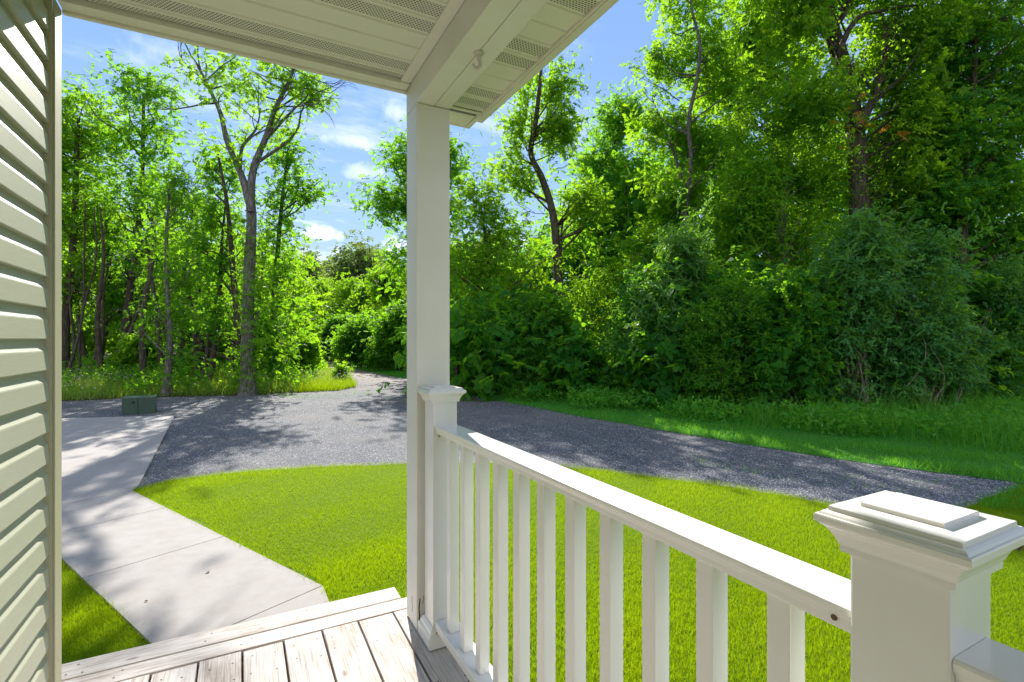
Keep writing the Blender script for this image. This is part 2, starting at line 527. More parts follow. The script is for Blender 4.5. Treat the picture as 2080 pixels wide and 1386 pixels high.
def mat_leaf(name, lo, mid, hi, trans, tfac=0.45, rough=0.6, spec=0.14):
    """thin leaf: reflecting face + light passing through; tint varies leaf by leaf"""
    M = Mat(name)
    a = M.n.new('ShaderNodeAttribute'); a.attribute_name = 'tint'
    r = M.n.new('ShaderNodeObjectInfo').outputs['Random']
    c = M.ramp(a.outputs['Fac'], [(0.0, lo), (0.5, mid), (1.0, hi)])
    hs = M.n.new('ShaderNodeHueSaturation')
    M.l.new(M.math('ADD', M.math('MULTIPLY', r, 0.03), 0.485), hs.inputs['Hue'])
    M.l.new(c, hs.inputs['Color'])
    M.base(hs.outputs[0], rough, spec)
    t = M.n.new('ShaderNodeBsdfTranslucent')
    tcol = M.mix(a.outputs['Fac'], tuple(x * 0.75 for x in trans), trans)
    M.l.new(tcol, t.inputs['Color'])
    ms = M.n.new('ShaderNodeMixShader'); ms.inputs['Fac'].default_value = tfac
    M.l.new(M.b.outputs[0], ms.inputs[1]); M.l.new(t.outputs[0], ms.inputs[2])
    M.l.new(ms.outputs[0], M.out.inputs['Surface'])
    return M.m
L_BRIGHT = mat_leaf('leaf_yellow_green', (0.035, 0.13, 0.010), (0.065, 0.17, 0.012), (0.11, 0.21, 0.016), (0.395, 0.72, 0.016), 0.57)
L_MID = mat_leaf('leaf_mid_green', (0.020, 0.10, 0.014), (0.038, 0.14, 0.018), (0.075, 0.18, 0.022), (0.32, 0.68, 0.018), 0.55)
L_DEEP = mat_leaf('leaf_deep_green', (0.015, 0.09, 0.026), (0.028, 0.13, 0.034), (0.05, 0.17, 0.04), (0.26, 0.64, 0.03), 0.5)
L_WILLOW = mat_leaf('leaf_willow', (0.024, 0.12, 0.032), (0.055, 0.19, 0.048), (0.12, 0.27, 0.068), (0.28, 0.58, 0.03), 0.45, 0.5, 0.22)
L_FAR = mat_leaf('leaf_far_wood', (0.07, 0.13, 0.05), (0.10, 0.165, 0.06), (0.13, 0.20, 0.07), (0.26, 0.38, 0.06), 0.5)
L_GRASS = mat_leaf('lawn_blade', (0.050, 0.160, 0.004), (0.120, 0.235, 0.004), (0.235, 0.282, 0.006), (0.405, 0.57, 0.004), 0.5)
L_VERGE = mat_leaf('verge_blade', (0.035, 0.20, 0.022), (0.065, 0.26, 0.026), (0.13, 0.32, 0.045), (0.26, 0.64, 0.02), 0.45, 0.55, 0.2)
L_WEED = mat_leaf('meadow_blade', (0.05, 0.16, 0.02), (0.11, 0.22, 0.03), (0.30, 0.34, 0.15), (0.38, 0.54, 0.03), 0.5)
L_ORANGE = mat_leaf('leaf_orange', (0.30, 0.14, 0.01), (0.34, 0.17, 0.02), (0.36, 0.2, 0.02), (0.5, 0.25, 0.02), 0.4)
m_flower = mat_paint('white_flower', (0.75, 0.75, 0.68), 0.7, 0.2, 0.02)

def mat_bark(name, a, b, moss=0.0):
    M = Mat(name)
    v = M.coord((1, 1, 0.22))
    n = M.noise(v, 26.0, 6, 0.7, 0.6)
    w = M.voro(M.coord((1, 1, 0.16)), 22.0, 'Distance')
    c = M.mix(n, a, b)
    c = M.mix(M.ramp(w, [(0.25, 0.0), (0.55, 0.7)]), c, tuple(x * 0.4 for x in a))
    if moss:
        c = M.mix(M.ramp(M.noise(M.coord(), 2.0, 4), [(0.5, 0.0), (0.7, moss)]), c, (0.10, 0.13, 0.05))
    M.base(c, 0.9, 0.15)
    M.bump(M.math('SUBTRACT', n, w), 0.8, 0.03)
    return M.m
B_GREY = mat_bark('bark_grey', (0.15, 0.135, 0.125), (0.26, 0.24, 0.225), 0.3)
B_BROWN = mat_bark('bark_brown', (0.085, 0.065, 0.05), (0.16, 0.13, 0.10), 0.4)
B_PALE = mat_bark('bark_pale_stem', (0.24, 0.21, 0.16), (0.36, 0.32, 0.25))

m_box = mat_paint('utility_green', (0.045, 0.085, 0.062), 0.5, 0.35, 0.25)
m_boxlid = mat_paint('utility_green_pale', (0.075, 0.125, 0.095), 0.55, 0.35, 0.25)  # lid: paler green than the doors

# ------------------------------------------------------------------ ground sheets
gp = []
for i in range(64):
    t = i / 64 * 2 * math.pi
    gp.append((700 * math.cos(t), 700 * math.sin(t)))
sheet('ground', gp, 0.0, m_ground)

GRAVEL_PX = [(-500, 835), (122, 816), (335, 807), (505, 804), (610, 798), (690, 794), (722, 787), (714, 774), (682, 759), (640, 746),
             (612, 738), (585, 731), (540, 726), (500, 722), (500, 716.5), (566, 719.5), (610, 724), (650, 733), (760, 756), (825, 768), (945, 797), (1200, 845), (1500, 894),
             (1700, 925), (1900, 951), (2050, 968), (2072, 992), (1985, 1026), (1950, 1060), (1700, 1085), (1300, 1015), (825, 990), (285, 1045), (-100, 1060), (-700, 1000)]
GRAVEL = ragged([at(*p) for p in GRAVEL_PX], 0.35, 0.03)
sheet('gravel_drive', GRAVEL, 0.004, m_gravel)

# concrete walk and parking slab: real slabs
a1 = at(122, 853); a2 = at(355, 847); a3 = at(281, 992); a4 = at(268, 1002)
dxy = (a1[0] - a2[0], a1[1] - a2[1])
lft = (a2[0] + dxy[0] * 5.5, a2[1] + dxy[1] * 5.5)
wl_a, wl_b = at(122, 1128), at(300, 1310)          # left walk edge
wr_a, wr_b = at(268, 1002), at(655, 1199)          # right walk edge
dirw = Vector((wr_a[0] - wr_b[0], wr_a[1] - wr_b[1])).normalized()
def along(p, d, t): return (p[0] + d.x * t, p[1] + d.y * t)
wl_far = along(wl_a, dirw, 1.0)
# far end of the walk, square to it, meeting the slab joint
nrm = Vector((-dirw.y, dirw.x))
wid = abs((Vector(wl_b) - Vector(wr_b)).dot(nrm))
wl_far = (wr_a[0] + nrm.x * wid, wr_a[1] + nrm.y * wid)
sgn = 1 if (Vector(wl_b) - Vector(wr_b)).dot(nrm) > 0 else -1
wl_far = (wr_a[0] + sgn * nrm.x * wid, wr_a[1] + sgn * nrm.y * wid)
SLAB = [a2, a3, a4, wl_far, (wl_far[0] - 3.2, wl_far[1] + 0.6), (lft[0], lft[1] - 6), lft]
sheet('driveway_slab', SLAB, 0.030, m_conc, thick=0.12)
wl_near = along(wl_b, dirw, -0.9)
wr_end = at(668, 1230)
wr_near = (wr_end[0] + 0.02, 2.20)
def seg_t(t): return along(wr_b, dirw, t)
# walk bays parted by tooled joints (saw cuts as real 6 mm gaps)
Lw = (Vector(wr_a) - Vector(wr_b)).length
cuts = [0.0]
jt = [at(455, 1097), at(338, 1037)]
for j in jt:
    cuts.append((Vector(j) - Vector(wr_b)).dot(dirw))
cuts.append(Lw - 0.004)
bm = bmesh.new()
def bay(poly, z=0.030, th=0.12):
    top = [bm.verts.new((x, y, z)) for x, y in poly]; bot = [bm.verts.new((x, y, z - th)) for x, y in poly]
    bm.faces.new(top); n = len(top)
    for i in range(n):
        j = (i + 1) % n; bm.faces.new((top[i], top[j], bot[j], bot[i]))
ln = lambda t: (wr_b[0] + dirw.x * t + sgn * nrm.x * wid, wr_b[1] + dirw.y * t + sgn * nrm.y * wid)
for t0, t1 in zip(cuts, cuts[1:]):
    bay([seg_t(t0 + 0.004), seg_t(t1 - 0.004), ln(t1 - 0.004), ln(t0 + 0.004)])
bay([seg_t(-0.004), ln(-0.004), along(ln(0), dirw, -1.5), (wr_near[0], wr_near[1] - 0.6), wr_near, wr_end])
o = from_bm('walkway', bm, m_conc); o['kind'] = 'structure'

# lawn (turf bed + blades) ----------------------------------------------------
LAWN_PX = [(268, 1001), (350, 977), (440, 966), (520, 958), (660, 950), (825, 944), (985, 942), (1130, 949), (1300, 967), (1500, 993), (1690, 1027),
           (1800, 1043), (1920, 1042), (1985, 1026), (2072, 992), (2300, 1000), (3600, 1030)]
LAWN_R = [at(*p) for p in LAWN_PX] + [(13.0, -4.0), (0.9, -4.0), (0.9, 2.5), wr_near, (wr_end[0], wr_end[1]), wr_b]
LAWN_L = [along(wl_far, dirw, 0.0), ln(0), along(ln(0), dirw, -1.2), (-0.2, 2.3), (-8, 2.3), (-8, 6.0), (wl_far[0] - 3.2, wl_far[1] + 0.55)]
LAWN_RR = ragged(LAWN_R, 0.2, 0.025)
tuck = lambda p: (p[0] + sgn * nrm.x * 0.09, p[1] + sgn * nrm.y * 0.09)
sheet('lawn_soil', [tuck(LAWN_R[0])] + ragged(LAWN_R, 0.2, 0.012)[1:] + [tuck(wr_b)], 0.009, m_lawnbed)
sheet('lawn_soil', LAWN_L, 0.009, m_lawnbed)
def blades(name, polys, dens, hgt, wid_, mat, lean=0.35, tufts=None, avoid=None, patchy=0.0, z0=0.008, rough=0.22):
    """single-triangle blades scattered over plan polygons; dens(D) per square metre"""
    P = []
    for poly in polys:
        xs = np.array([p[0] for p in poly]); ys = np.array([p[1] for p in poly])
        A = (xs.max() - xs.min()) * (ys.max() - ys.min())
        dmax = dens(0.0) if callable(dens) else dens
        n = int(A * dmax)
        x = RNG.uniform(xs.min(), xs.max(), n); y = RNG.uniform(ys.min(), ys.max(), n)
        k = in_poly(x, y, poly)
        D = FX * x + FY * y; xc = FY * x - FX * y
        if callable(dens):
            k &= RNG.uniform(0, dmax, n) < np.vectorize(dens)(D)
        k &= (D > 0.6) & (np.abs(xc) < D * 1.55 + 1.2)
        if avoid is not None:
            for av in avoid: k &= ~in_poly(x, y, av)
        P.append(np.stack([x[k], y[k]], 1))
    P = np.concatenate(P)
    n = len(P)
    # patchiness: several low-frequency waves
    pn = np.zeros(n)
    for _ in range(10):
        f = RNG.uniform(0.5, 7.0); th = RNG.uniform(0, 6.28)
        pn += np.sin((P[:, 0] * math.cos(th) + P[:, 1] * math.sin(th)) * f + RNG.uniform(0, 6.28))
    pn /= 4.0
    h = hgt * RNG.uniform(0.45, 1.2, n) * np.exp(patchy * 1.2 * pn)
    az = RNG.uniform(0, 2 * math.pi, n)
    la = RNG.uniform(0, 2 * math.pi, n); ll = np.abs(RNG.normal(0, lean, n)) * h
    w = wid_ * RNG.uniform(0.7, 1.3, n)
    bx = np.cos(az) * w * 0.5; by = np.sin(az) * w * 0.5
    base = np.column_stack([P, np.full(n, z0)])
    v = np.empty((n, 3, 3))
    v[:, 0] = base - np.column_stack([bx, by, np.zeros(n)])
    v[:, 1] = base + np.column_stack([bx, by, np.zeros(n)])
    v[:, 2] = base + np.column_stack([np.cos(la) * ll, np.sin(la) * ll, np.maximum(h, 0.012)])
    tint = np.clip(0.5 + rough * pn + RNG.normal(0, 0.18, n), 0, 1)
    me = np_mesh(name, v.reshape(-1, 3), np.arange(n * 3), 3, attrs={'tint': tint})
    o = link(name, me, None, mat)
    return o

lawn_d = lambda D: 36000.0 if D < 3.0 else (36000.0 * (3.0 / D) ** 1.45)
g = blades('lawn_grass', [LAWN_RR, LAWN_L], lawn_d, 0.028, 0.0030, L_GRASS, 0.7, patchy=0.30, rough=0.46)
def strip(a, b, w):
    a, b = Vector(a), Vector(b); n_ = (b - a).normalized(); n_ = Vector((-n_.y, n_.x)) * w
    return [tuple(a - n_), tuple(b - n_), tuple(b + n_), tuple(a + n_)]
GEDGE = [strip(at(*p_), at(*q_), 0.06) for p_, q_ in zip(LAWN_PX[:-4], LAWN_PX[1:-3])]
LIPS = GEDGE + [strip(wr_a, wr_b, 0.028), strip(wr_b, wr_end, 0.025), strip(ln(-1.0), ln(Lw), 0.028)]
g2 = blades('lawn_edge', LIPS, 4200.0, 0.030, 0.0032, L_GRASS, 0.8, patchy=0.3, z0=0.02)
tag(g2, 'uneven fringe of grass creeping over the edges of the walk and the gravel', 'grass', kind='stuff')
tag(g, 'short bright yellow-green mown grass between the walkway, the gravel and the porch', 'grass', kind='stuff')

# gravel stones scattered over the sheet
def stones():
    poly = [at(*p) for p in GRAVEL_PX]
    pts = []
    n = 150000
    D = 5.0 + RNG.uniform(0, 1, n) ** 1.7 * 10.0
    xc = RNG.uniform(-0.95, 1.05, n) * D
    x = FY * xc + FX * D; y = -FX * xc + FY * D
    k = in_poly(x, y, poly) & ~in_poly(x, y, LAWN_R) & ~in_poly(x, y, SLAB)
    x, y = x[k], y[k]; n = len(x)
    r = 0.0065 * RNG.uniform(0.5, 1.6, n)
    tet = np.array([[1, 0, 0], [0, 1, 0], [-1, 0, 0], [0, -1, 0], [0, 0, 1.0]])
    v = tet[None] * (1 + RNG.normal(0, 0.22, (n, 5, 3)))
    a = RNG.uniform(0, 6.28, n); c, s_ = np.cos(a), np.sin(a)
    vx = v[..., 0] * c[:, None] - v[..., 1] * s_[:, None]; vy = v[..., 0] * s_[:, None] + v[..., 1] * c[:, None]
    v = np.stack([vx, vy, v[..., 2] * 0.75], -1) * r[:, None, None]
    v += np.stack([x, y, np.full(n, 0.004)], -1)[:, None, :]
    idx = np.array([[0, 1, 4], [1, 2, 4], [2, 3, 4], [3, 0, 4]])
    f = (np.arange(n)[:, None, None] * 5 + idx[None]).ravel()
    tint = np.repeat(RNG.uniform(0, 1, n), 4)
    M = Mat('gravel_stone')
    at_ = M.n.new('ShaderNodeAttribute'); at_.attribute_name = 'tint'
    M.base(M.ramp(at_.outputs['Fac'], [(0.0, (0.062, 0.073, 0.095)), (0.45, (0.155, 0.167, 0.192)), (0.8, (0.265, 0.27, 0.28)), (0.97, (0.40, 0.39, 0.38)), (1.0, (0.56, 0.54, 0.52))]), 0.8, 0.3)
    me = np_mesh('gravel_stones', v.reshape(-1, 3), f, 3, attrs={'tint': tint})
    o = link('gravel_stones', me, None, M.m)
    tag(o, 'loose crushed blue-grey stones strewn over the drive', 'gravel', kind='stuff')
stones()

# ------------------------------------------------------------------ porch: house wall
Z = DECK
WALL_X = -0.575
house = thing('house', 'house wall in pale sage horizontal siding at the left edge of the porch', 'house', (WALL_X, 2.2, 0))
def local(o, parent):
    o.parent = parent
    o.location = -Vector(parent.location)
    return o
def part(name, bm, mats, parent, smooth=False):
    return local(from_bm(name, bm, mats, None, smooth), parent)

PITCH = 0.1016
COURSE0 = Z + 1.262 + 0.0010
def siding_profile(z0, x):
    return [(x + 0.000, z0 + 0.000), (x + 0.0165, z0 - 0.001), (x + 0.0185, z0 + 0.002), (x + 0.0155, z0 + 0.060), (x + 0.0145, z0 + 0.064),
            (x + 0.0115, z0 + 0.069), (x + 0.0065, z0 + 0.078), (x + 0.0035, z0 + 0.087), (x + 0.0025, z0 + 0.096), (x + 0.0025, z0 + PITCH)]
bm = bmesh.new()
k0 = -int((COURSE0 - 0.1) / PITCH); k1 = int((Z + 2.47 - COURSE0) / PITCH) + 1
for k in range(k0, k1):
    z0 = COURSE0 + k * PITCH
    pr = siding_profile(z0, WALL_X)
    extrude_profile(bm, pr, 'Y', -4.0, 2.188 + (0.004 if k % 2 else 0.0), closed=False)
    # rolled end of the course
    yE = 2.188 + (0.004 if k % 2 else 0.0)
    vs = [bm.verts.new((x, yE, z)) for x, z in pr]
    bm.faces.new(vs + [bm.verts.new((WALL_X - 0.01, yE, pr[-1][1])), bm.verts.new((WALL_X - 0.01, yE, pr[0][1]))])
part('siding', bm, m_siding, house)
bm = bmesh.new()
for k in range(k0, k1):
    pr = [(2.262 - 0.0 + (x - WALL_X) * 0.6, z) for x, z in siding_profile(COURSE0 + k * PITCH, WALL_X)]
    extrude_profile(bm, pr, 'X', -9.0, WALL_X - 0.03, closed=False)
part('front_siding', bm, m_siding, house)
bm = bmesh.new()
box(bm, (-9.0, -4.0, 0.0), (WALL_X - 0.012, 2.235, Z + 2.6))
part('wall_core', bm, m_dark, house)
bm = bmesh.new()
box(bm, (-9.0, -4.0, 0.0), (WALL_X - 0.004, 2.24, 0.16))
part('foundation', bm, m_conc, house)
# outside corner post: face towards the porch, face to the front, lips with a channel for the siding
bm = bmesh.new()
CX = -0.5465
prof = [(-0.66, 2.276), (-0.548, 2.276), (CX, 2.2745), (CX, 2.206), (CX - 0.0015, 2.2035), (CX - 0.0055, 2.2035), (CX - 0.0055, 2.2065), (CX - 0.004, 2.2085), (CX - 0.004, 2.268), (-0.66, 2.268)]
A = [bm.verts.new((x, y, 0.1)) for x, y in prof]; B = [bm.verts.new((x, y, Z + 2.395)) for x, y in prof]
for i in range(len(prof)):
    j = (i + 1) % len(prof); bm.faces.new((A[i], A[j], B[j], B[i]))
bm.faces.new(B[::-1]); bm.faces.new(A)
# inner flange closing the channel behind the lip
box(bm, (WALL_X - 0.006, 2.19, 0.1), (CX - 0.0045, 2.198, Z + 2.39))
part('corner_trim', bm, m_trim, house)

# ------------------------------------------------------------------ porch roof
CEIL = Z + 2.415
m_ceil = mat_soffit('vented_ceiling', off=0.0)
roof = thing('porch_roof', 'white porch roof with vented ribbed ceiling panels and a boxed beam overhead', 'porch roof', (0.1, 0.8, Z + 2.3))
def ribbed(y_hi, y_lo, x0, x1, zc, off):
    """soffit panels: flats parted by narrow V ribs every PITCH along Y"""
    bm = bmesh.new()
    p = 0.1022
    prof = []
    y = math.floor(y_hi / p) * p
    prof.append((y_hi, zc))
    while y > y_lo:
        if y < y_hi - 0.02:
            prof += [(y + 0.019, zc), (y + 0.016, zc - 0.006), (y + 0.005, zc - 0.006), (y + 0.002, zc + 0.001), (y, zc)]
        y -= p
    prof.append((y_lo, zc))
    extrude_profile(bm, prof, 'X', x0, x1, closed=False)
    return bm
part('ceiling', ribbed(2.205, -4.0, WALL_X - 0.005, 0.655, CEIL, 0), m_ceil, roof)
part('soffit', ribbed(2.275, -4.0, 0.80, 1.056, Z + 2.385, 0), m_ceil, roof)
# front edge strip of the ceiling: flat face, dark shadow slot, lower lip
bm = bmesh.new()
box(bm, (CX + 0.004, 2.212, Z + 2.396), (0.664, 2.268, Z + 2.425), 0.002)
box(bm, (CX + 0.002, 2.269, Z + 2.386), (0.666, 2.286, Z + 2.46), 0.002)
part('edge_strip', bm, m_alu, roof)
bm = bmesh.new()
box(bm, (CX - 0.01, 2.2048, CEIL + 0.004), (0.664, 2.2122, CEIL + 0.014))
box(bm, (-0.6, 2.27, Z + 2.45), (0.66, 2.30, Z + 2.50))
part('shadow_slot', bm, m_dark, roof)
# trim along the wall and along the beam
bm = bmesh.new()
box(bm, (WALL_X + 0.004, -4.0, CEIL - 0.014), (WALL_X + 0.022, 2.19, CEIL + 0.0), 0.003)
box(bm, (0.622, -4.0, CEIL - 0.010), (0.6665, 2.2113, CEIL + 0.012), 0.003)
part('ceiling_trim', bm, m_alu, roof)
# beam boxed in two boards
BX0, BX1, BZ = 0.668, 0.820, Z + 2.287
bm = bmesh.new()
box(bm, (BX0, -4.0, BZ), (0.7465, 2.279, CEIL + 0.05), 0.002)
box(bm, (0.7495, -4.0, BZ + 0.001), (BX1, 2.277, CEIL + 0.05), 0.002)
part('beam', bm, m_white, roof)
bm = bmesh.new()
box(bm, (0.744, -4.0, BZ + 0.006), (0.752, 2.2, BZ + 0.02))
part('beam_seam', bm, m_dark, roof)
# fascia
bm = bmesh.new()
box(bm, (1.052, -4.0, Z + 2.362), (1.083, 2.350, Z + 2.52), 0.003)
box(bm, (1.046, -4.0, Z + 2.372), (1.052, 2.30, Z + 2.384))
part('fascia', bm, m_alu, roof)
# eave return at the front corner: boxed end with a missing strip
bm = bmesh.new()
box(bm, (0.823, 2.318, Z + 2.372), (1.030, 2.440, Z + 2.378), 0.001)
box(bm, (0.806, 2.434, Z + 2.365), (1.055, 2.452, Z + 2.50), 0.002)
box(bm, (1.034, 2.29, Z + 2.366), (1.055, 2.434, Z + 2.44), 0.002)
box(bm, (0.822, 2.279, Z + 2.376), (1.046, 2.300, Z + 2.382), 0.001)
part('eave_return', bm, m_alu, roof)
bm = bmesh.new()
box(bm, (0.822, 2.298, Z + 2.40), (1.04, 2.325, Z + 2.41))
box(bm, (1.0285, 2.33, Z + 2.3745), (1.0345, 2.434, Z + 2.39))
part('return_gap', bm, mat_paint('raw_board', (0.24, 0.20, 0.07), 0.8, 0.2, 0.2), roof)
# rake board and roof deck sloping up from the eave (3 in 12)
def slope_box(name, x0, x1, y0, y1, zb, th, m):
    bm = bmesh.new()
    s = 0.26
    vs = box(bm, (x0, y0, 0), (x1, y1, th))
    for v in bm.verts: v.co.z += zb + (1.055 - v.co.x) * s
    return part(name, bm, m, roof)
slope_box('rake_board', -1.0, 1.050, 2.428, 2.4325, Z + 2.366, 0.14, m_alu)
slope_box('roof_deck', -9.0, 1.12, -4.2, 2.50, Z + 2.52, 0.05, m_roof)
slope_box('rake_soffit', -1.0, 0.80, 2.29, 2.427, Z + 2.372, 0.012, m_alu)

# hook under the beam
hk = thing('ceiling_hook', 'small white swag hook screwed under the porch beam', 'hook', (0.748, 1.655, BZ))
bm = bmesh.new()
prof = [(0.0, 0.0), (0.019, 0.0), (0.019, -0.003), (0.015, -0.008), (0.008, -0.011), (0.005, -0.014), (0.0, -0.014)]
N = 16
rings = []
for r, z in prof:
    rings.append([bm.verts.new((r * math.cos(k * 2 * math.pi / N), r * math.sin(k * 2 * math.pi / N), z)) for k in range(N)])
for a, b in zip(rings, rings[1:]):
    for i in range(N):
        j = (i + 1) % N; bm.faces.new((a[i], a[j], b[j], b[i]))
bmesh.ops.remove_doubles(bm, verts=bm.verts, dist=1e-5)
from_bm('hook_plate', bm, mat_paint('hook_white', (0.62, 0.56, 0.54), 0.4, 0.4, 0.05), hk, True)
T = Tubes()
pts = [(0.0, 0.0, -0.010), (0.002, -0.001, -0.022)]
for k in range(13):
    a = math.radians(35 - k * 18.5)
    q_ = 0.0125 * math.cos(a) - 0.006
    pts.append((q_ * FY, -q_ * FX, -0.042 + 0.0135 * math.sin(a)))
T.add(pts, [0.0085, 0.0075] + [0.0065] * 8 + [0.0055, 0.005, 0.0045, 0.004, 0.0035], 10)
link('hook_arm', T.mesh('hook_arm'), hk, bpy.data.materials['hook_white'])

# ------------------------------------------------------------------ porch post
post = thing('porch_post', 'tall square white porch post with cracked paint at its foot', 'post', (0.744, 2.2, Z))
bm = bmesh.new()
box(bm, (BX0, 2.124, Z + 0.004), (BX1, 2.276, BZ - 0.002), 0.004)
part('post_shaft', bm, m_white, post)
def crack(pts, w, face):
    bm = bmesh.new()
    _crack(bm, pts, w, face)
    part('paint_crack', bm, m_dark, post)
def _crack(bm, pts, w, face):
    """thin jagged opening where paint split, let 1 mm proud of the face"""
    for (a, za), (b, zb) in zip(pts, pts[1:]):
        if face == 'X':
            q = [(BX0 - 0.0008, a - w, za), (BX0 - 0.0008, a + w, za), (BX0 - 0.0008, b + w * 0.8, zb), (BX0 - 0.0008, b - w * 0.8, zb)]
        else:
            q = [(a - w, 2.1232, za), (a + w, 2.1232, za), (b + w * 0.8, 2.1232, zb), (b - w * 0.8, 2.1232, zb)]
        vs = [bm.verts.new(p) for p in q]; bm.faces.new(vs)
crack([(2.190, Z + 0.055), (2.185, Z + 0.075), (2.192, Z + 0.10), (2.188, Z + 0.125)], 0.0022, 'X')
crack([(0.676, Z + 0.03), (0.681, Z + 0.065), (0.678, Z + 0.10), (0.683, Z + 0.14)], 0.0028, 'Y')
crack([(0.694, Z + 0.115), (0.699, Z + 0.135), (0.697, Z + 0.15)], 0.0012, 'Y')

# ------------------------------------------------------------------ newel posts
def newel(cx, cy, label, dz=0.0):
    t = thing('newel_post', label, 'newel post', (cx, cy, Z), 'white newel posts of the porch railing')
    bm = bmesh.new()
    h = 0.0525
    box(bm, (cx - h, cy - h, Z + 0.003), (cx + h, cy + h, Z + 0.995 + dz), 0.003)
    part('post_sleeve', bm, m_vinyl, t)
    bm = bmesh.new()
    c = Z + dz
    square_lathe(bm, [(0.0535, c + 0.988), (0.0605, c + 0.988), (0.0605, c + 0.996), (0.0625, c + 0.999), (0.0640, c + 1.004), (0.0680, c + 1.012), (0.0735, c + 1.019),
                      (0.0775, c + 1.0215), (0.0785, c + 1.0245), (0.0815, c + 1.0245), (0.0820, c + 1.026), (0.0820, c + 1.0325), (0.0810, c + 1.0345), (0.0785, c + 1.0348), (0.0765, c + 1.0375),
                      (0.0735, c + 1.0395), (0.0702, c + 1.0400), (0.0700, c + 1.0445), (0.0695, c + 1.0455), (0.0442, c + 1.0480), (0.0440, c + 1.0525), (0.0432, c + 1.0535)], cx, cy)
    part('cap', bm, m_vinyl, t)
    bm = bmesh.new()
    square_lathe(bm, [(0.075, Z + 0.0035), (0.0765, Z + 0.006), (0.0765, Z + 0.050), (0.073, Z + 0.056), (0.068, Z + 0.060), (0.066, Z + 0.070), (0.061, Z + 0.079), (0.056, Z + 0.084), (0.0535, Z + 0.085)], cx, cy)
    part('base_trim', bm, m_vinyl, t)
    return t
far_n = newel(0.7455, 2.036, 'white capped newel post standing against the tall porch post', 0.014)
near_n = newel(0.7455, 0.3195, 'nearest white newel post with stepped square cap at the lower right')
bm = bmesh.new()
disc(bm, (0.7455 + 0.052, 0.3195 - 0.0775, Z + 1.020), (0, -1, -0.5), 0.0042, 0.0022, 8)
sc = part('screw', bm, m_screw, near_n)
bm = bmesh.new()
disc(bm, (0.703, 2.036 - 0.0705, Z + 0.066), (-0.5, -0.5, 0.7), 0.003, 0.003, 8)
part('screw', bm, m_screw, far_n)

# ------------------------------------------------------------------ railing
RX0, RX1, RT = 0.697, 0.787, Z + 0.911
RC = (RX0 + RX1) / 2
def rail_profile(zt):
    return [(RX0 + 0.004, zt), (RX0 + 0.0012, zt - 0.0015), (RX0, zt - 0.005), (RX0 + 0.0005, zt - 0.010), (RX0 + 0.0025, zt - 0.015), (RX0 + 0.005, zt - 0.018), (RX0 + 0.007, zt - 0.023),
            (RX0 + 0.008, zt - 0.033), (RX0 + 0.010, zt - 0.036), (RX1 - 0.010, zt - 0.036), (RX1 - 0.008, zt - 0.033), (RX1 - 0.007, zt - 0.023), (RX1 - 0.005, zt - 0.018),
            (RX1 - 0.0025, zt - 0.015), (RX1 - 0.0005, zt - 0.010), (RX1, zt - 0.005), (RX1 - 0.0012, zt - 0.0015), (RX1 - 0.004, zt)]
def railing(y0, y1, bal, label, drop=0.0):
    t = thing('railing', label, 'railing', (RC, (y0 + y1) / 2, Z), 'white railing runs')
    bm = bmesh.new()
    extrude_profile(bm, rail_profile(RT - drop), 'Y', y0, y1)
    tr = part('top_rail', bm, m_vinyl, t)
    bm = bmesh.new()
    box(bm, (RX0 + 0.003, y0, Z + 0.072), (RX1 - 0.003, y1, Z + 0.107), 0.004, 3)
    part('bottom_rail', bm, m_vinyl, t)
    for y in bal:
        bm = bmesh.new()
        box(bm, (0.7225, y - 0.0385, Z + 0.1075), (0.7605, y, RT - drop - 0.0365), 0.0025, 2)
        part('baluster', bm, m_vinyl, t)
    return t, tr
run1, tr1 = railing(0.3725, 1.983, [0.5105 + 0.1395 * k for k in range(11)], 'white baluster railing running from the tall porch post to the nearest newel')
run2, tr2 = railing(-1.5, 0.2665, [-0.02 - 0.1395 * k for k in range(8)], 'short white rail end past the nearest newel in the lower right corner', 0.004)
def screw(parent, c, n):
    bm = bmesh.new(); disc(bm, c, n, 0.0042, 0.0012, 10)
    o = part('screw', bm, m_screw, parent)
    return o
screw(run1, (RX0 + 0.0058, 0.397, RT - 0.0225), (-1, 0, 0))
screw(run2, (RX0 + 0.0058, 0.243, RT - 0.0265), (-1, 0, 0))
bm = bmesh.new(); disc(bm, (0.7185, 1.983, RT - 0.047), (0, -1, 0), 0.0052, 0.004, 12)
part('screw', bm, mat_paint('steel_screw', (0.35, 0.30, 0.24), 0.4, 0.5, 0.2), run1)

# ------------------------------------------------------------------ deck
deck = thing('porch_deck', 'weathered whitewashed wooden porch floor', 'porch floor', (0.1, 1.0, 0.0))
def board(x0, x1, y0, y1, nails, thick=0.028, jit=0.0):
    """one board; local x runs along its length so that the grain follows it"""
    L = max(x1 - x0, y1 - y0); Wd = min(x1 - x0, y1 - y0)
    bm = bmesh.new()
    box(bm, (-L / 2, -Wd / 2, -thick), (L / 2, Wd / 2, 0), 0.0035, 2)
    alongx = (x1 - x0) > (y1 - y0)
    me_nails = []
    for (u, v) in nails:
        disc(bm, (u - L / 2, v - Wd / 2, -0.001), (0, 0, 1), 0.0042, 0.0016, 8, 1)
    o = from_bm('deck_board', bm, [m_wood, m_nail], deck)
    o.location = Vector(((x0 + x1) / 2, (y0 + y1) / 2, Z + random.uniform(-0.0012, 0.0012))) - deck.location
    if not alongx: o.rotation_euler.z = math.pi / 2
    return o
m_nail = mat_paint('nail_head', (0.07, 0.065, 0.065), 0.6, 0.4, 0.1)
board(-0.632, 0.690, 2.4435, 2.563, [(0.05, 0.03), (0.075, 0.085), (0.10, 0.02), (0.5, 0.03), (0.52, 0.085), (0.86, 0.05), (0.9, 0.09), (1.27, 0.035), (1.25, 0.09)])
